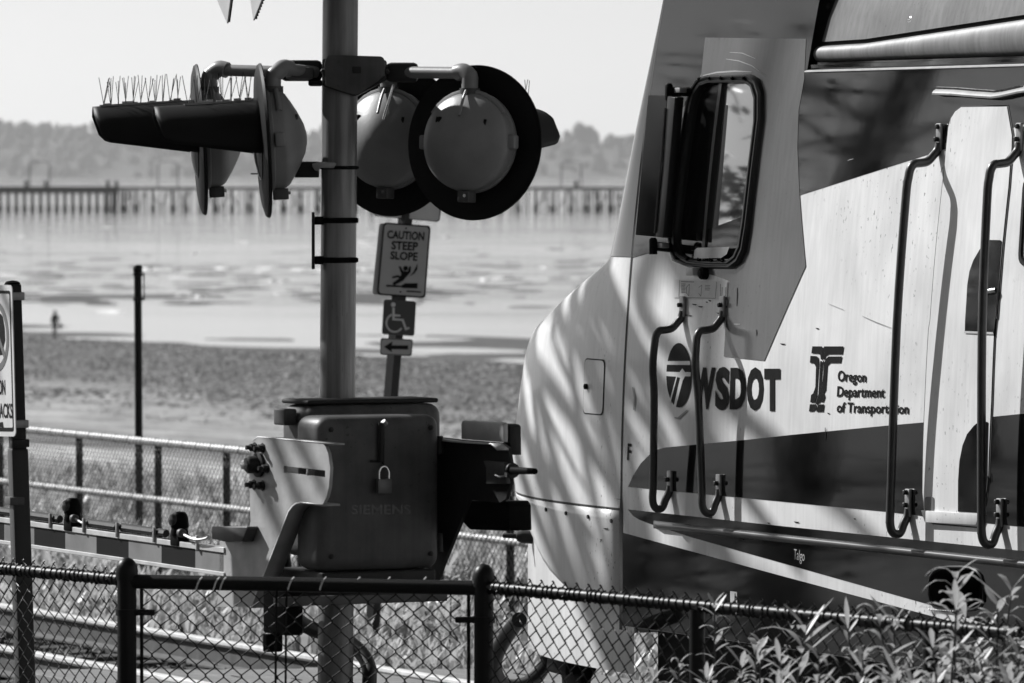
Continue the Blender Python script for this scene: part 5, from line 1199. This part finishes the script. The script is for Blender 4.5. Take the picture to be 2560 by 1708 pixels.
# weeds behind the middle fence panel, below the cabinet
for i, (q, Y) in enumerate((((1030, 1300), 44.0), ((1090, 1345), 43.0), ((1130, 1390), 42.5))):
    tp_ = P(vp(*q), Y); t_, d_ = TD(tp_); plant(tp_, Vector((tp_.x, tp_.y, ground_z(t_, d_))), ('tall weed beyond the track right of the cabinet', 'weed beyond the track beside the fence post', 'low weed beyond the track just left of the train')[i], n=30, seed=50 + i, nst=4, Ln=(.1, .2), w=.04)

# ------------------------------------------------------------------ tree left of the view: shades the nose and shows in the paint
def streak(pts, s, nose_=True, plane=None):
    out = []
    for q in pts: 
        w = on_nose(b5(*q), 1.9)[0] if nose_ == 1 else (lp(*q) if nose_ == 0 else SW(*side(b4(*q))))
        out.append(w + SUN * s)
    return out
R.seed(21)
tree_base = Vector((-15.5, 42.2, ground_z(*TD(Vector((-15.5, 42.2, 0))))))
tree = empty('tree', tree_base, 'sparse tree left of the view, seen mirrored in the train paint and window', 'tree')
tk = [tree_base + Vector((0, 0, -.3)), tree_base + Vector((.1, 0, 3)), tree_base + Vector((-.1, .1, 6.5)), tree_base + Vector((.2, -.1, 10)), tree_base + Vector((.1, .1, 15)), tree_base + Vector((-.2, .2, 21.5))]
trunk = MB(); pth = spline(tk, 6); trunk.tube(pth, [.26 - .2 * i / (len(pth) - 1) for i in range(len(pth))], 12)
crown = MB()
def limb(pts, r0, r1): p = spline(pts, 5); trunk.tube(p, [r0 + (r1 - r0) * i / (len(p) - 1) for i in range(len(p))], 7); return p
def twigs(p, n, size, leaves, rr):
    for i in range(n):
        b = p[R.randrange(len(p) // 3, len(p))]; d = Vector((R.uniform(-1, 1), R.uniform(-1, 1), R.uniform(-.5, .7))) * size
        q = [b, b + d * .5 + UP * .05, b + d]; trunk.tube(spline(q, 3), [rr, rr * .9, rr * .8, rr * .7, rr * .6, rr * .4, rr * .3], 4)
        for k in range(leaves):
            c = b + d * R.uniform(.3, 1.05) + Vector((R.uniform(-.15, .15), R.uniform(-.15, .15), R.uniform(-.15, .15)))
            u = Vector((R.uniform(-1, 1), R.uniform(-1, 1), R.uniform(-.7, .4))).normalized() * R.uniform(.05, .11); v = u.cross(Vector((R.uniform(-1, 1), R.uniform(-1, 1), 1))).normalized() * u.length * .5
            crown.add([c - u, c + v, c + u, c - v], [(0, 1, 2, 3)])
SH = [([(300, 190), (400, 400), (500, 520), (640, 760)], 12.4, .06), ([(600, 20), (680, 180), (760, 350), (900, 590)], 12.8, .065), ([(150, 500), (260, 670), (390, 850), (520, 1080), (640, 1280)], 13.2, .07),
      ([(90, 920), (170, 1050), (260, 1200), (400, 1420)], 13.4, .065), ([(700, 740), (800, 860), (900, 970)], 13.0, .055), ([(480, 560), (560, 700), (680, 900)], 12.0, .04), ([(200, 560), (240, 640), (300, 760)], 12.6, .04)]
for pts, s, r in SH:
    s -= 1.5; r *= .72; w = streak(pts, s); d0 = (w[0] - w[1]); st0 = w[0] + d0 * 1.2
    zz = min(st0.z + 4.8, 20.5); at = pth[min(range(len(pth)), key=lambda i: abs(pth[i].z - zz))]
    limb([at, at.lerp(st0, .5) + UP * .25, st0] + w + [w[-1] + (w[-1] - w[-2]) * .8], r * 1.6, r * .75)
for pts, s, r in (([(20, 300), (110, 470), (190, 640)], 12.6, .05), ([(40, 740), (180, 960), (340, 1260)], 13.0, .055), ([(500, 1000), (650, 1200), (800, 1420)], 13.2, .05), ([(1000, 1100), (1200, 1300), (1400, 1480)], 13.4, .05)):
    w = streak(pts, s, 2); d0 = (w[0] - w[1]).normalized(); st0 = w[0] + d0 * 1.6
    at = pth[min(range(len(pth)), key=lambda i: abs(pth[i].z - 17))]
    limb([at, at.lerp(st0, .6) + UP * .5, st0] + w + [w[-1] - d0 * .6], r * 1.5, r * .7)
for pts, s, r in (([(430, 330), (500, 480), (560, 640)], 13.0, .04), ([(330, 640), (400, 760), (440, 900), (520, 1060)], 13.4, .045), ([(620, 400), (700, 520), (780, 700)], 12.8, .03), ([(180, 1080), (260, 1220), (330, 1400)], 13.6, .035)):
    w = streak(pts, s, 0); d0 = (w[0] - w[1]).normalized(); st0 = w[0] + d0 * 1.5
    at = pth[min(range(len(pth)), key=lambda i: abs(pth[i].z - 15.5))]
    limb([at, at.lerp(st0, .6) + UP * .5, st0] + w + [w[-1] - d0 * .6], r * 1.5, r * .7)
for k in range(13):      # finer hanging shoots
    x, y = R.uniform(120, 880), R.uniform(60, 1200)
    if x < 300 and y < 420 - (x - 120) * 1.2: continue
    L_ = R.uniform(130, 330); kx = R.uniform(.42, .68); b_ = R.uniform(-18, 18)
    w = streak([(x, y), (x + L_ * kx * .5 + b_, y + L_ * .5), (x + L_ * kx, y + L_)], R.uniform(8.5, 11.5)) if x + L_ * kx < 690 else None
    if w is None: w = streak([(q[0] * .40816 / .38263 - 300 * 1.0 / .38263, (q[1] * .40816 - 20) / .38263) for q in ((x, y), (x + L_ * kx * .5 + b_, y + L_ * .5), (x + L_ * kx, y + L_))], R.uniform(8.5, 11.5), 2)
    d0 = (w[0] - w[2]).normalized(); st0 = w[0] + d0 * R.uniform(.8, 1.6); r = R.uniform(.013, .022)
    at = min(pth, key=lambda p: abs(p.z - min(20.8, st0.z + 7)))
    limb([at, at.lerp(st0, .5) + UP * .3, st0] + w, r * 1.4, r * .6)
for i in range(20):      # leafy lower boughs
    at = pth[R.randrange(int(len(pth) * .22), int(len(pth) * .62))]; a = R.uniform(0, 6.283); L_ = R.uniform(1.4, 3.4)
    e = at + Vector((math.cos(a) * L_, math.sin(a) * L_, R.uniform(-.3, .9))); p = limb([at, at.lerp(e, .5) + UP * .3, e], .05, .012); twigs(p, 5, .9, 6, .014)
bh = limb([pth[9], Vector((-15.9, 43.2, 4.6)), Vector((-16.0, 43.9, 5.2)), Vector((-16.1, 44.1, 6.6))], .05, .02)
bh2 = limb([pth[7], Vector((-15.8, 43.1, 3.2)), Vector((-16.05, 43.85, 4.0)), Vector((-15.9, 44.2, 5.4))], .04, .015)
twigs(bh, 40, .6, 6, .012); twigs(bh2, 36, .6, 8, .012)
for hz_, (ex, ey) in ((3.6, (-16.3, 44.6)), (4.4, (-15.7, 45.2)), (5.3, (-16.4, 44.9)), (6.2, (-15.9, 44.8))):
    at = min(pth, key=lambda p: abs(p.z - hz_ - .6)); e = Vector((ex, ey, hz_ + R.uniform(-.3, .5))); p = limb([at, at.lerp(e, .5) + Vector((R.uniform(-.2, .2), 0, .25)), e], .045, .012); twigs(p, 9, .7, 7, .012)
trunk.build('trunk', M_bark, tree, angle=180, fix=False); crown.build('crown', M_tleaf, tree, smooth=False, fix=False)
def simple_tree(x, y, h, lab, seed, n=34):
    global trunk, crown
    b = Vector((x, y, ground_z(*TD(Vector((x, y, 0)))))); root = empty('tree', b, lab, 'tree'); trunk = MB(); crown = MB()
    p0 = spline([b - UP * .3, b + Vector((.2, 0, h * .4)), b + Vector((-.1, .2, h))], 8); trunk.tube(p0, [.22 - .18 * i / (len(p0) - 1) for i in range(len(p0))], 10)
    for i in range(n):
        at = p0[R.randrange(4, len(p0))]; a = R.uniform(0, 6.283); L_ = R.uniform(1.0, 3.0) * (1.2 - .5 * (at.z - b.z) / h)
        e = at + Vector((math.cos(a) * L_, math.sin(a) * L_, R.uniform(-.2, 1.0))); p = limb([at, at.lerp(e, .5) + UP * .2, e], .04, .01); twigs(p, 7, .8, 10, .01)
    trunk.build('trunk', M_bark, root, angle=180, fix=False); crown.build('crown', M_tleaf, root, smooth=False, fix=False)
simple_tree(-22.6, 45.5, 8.5, 'leafy tree far left of the view, behind the sparse one', 5)

# ------------------------------------------------------------------ air over the bay
hzm = bpy.data.materials.new('haze'); hzm.use_nodes = True; hn_ = hzm.node_tree; hn_.nodes.remove(hn_.nodes['Principled BSDF'])
pv = hn_.nodes.new('ShaderNodeVolumePrincipled'); pv.inputs['Color'].default_value = (.9, .9, .9, 1); pv.inputs['Density'].default_value = 4.2e-5; pv.inputs['Anisotropy'].default_value = .3
hn_.links.new(pv.outputs[0], hn_.nodes['Material Output'].inputs['Volume'])
hb_ = MB().box((0, 6950, 65), ((1, 0, 0), (0, 1, 0), UP), (9500, 7100, 85)).build('haze', hzm, None, smooth=False)
tag(hb_, 'pale sea haze over the bay', 'haze', kind='stuff')
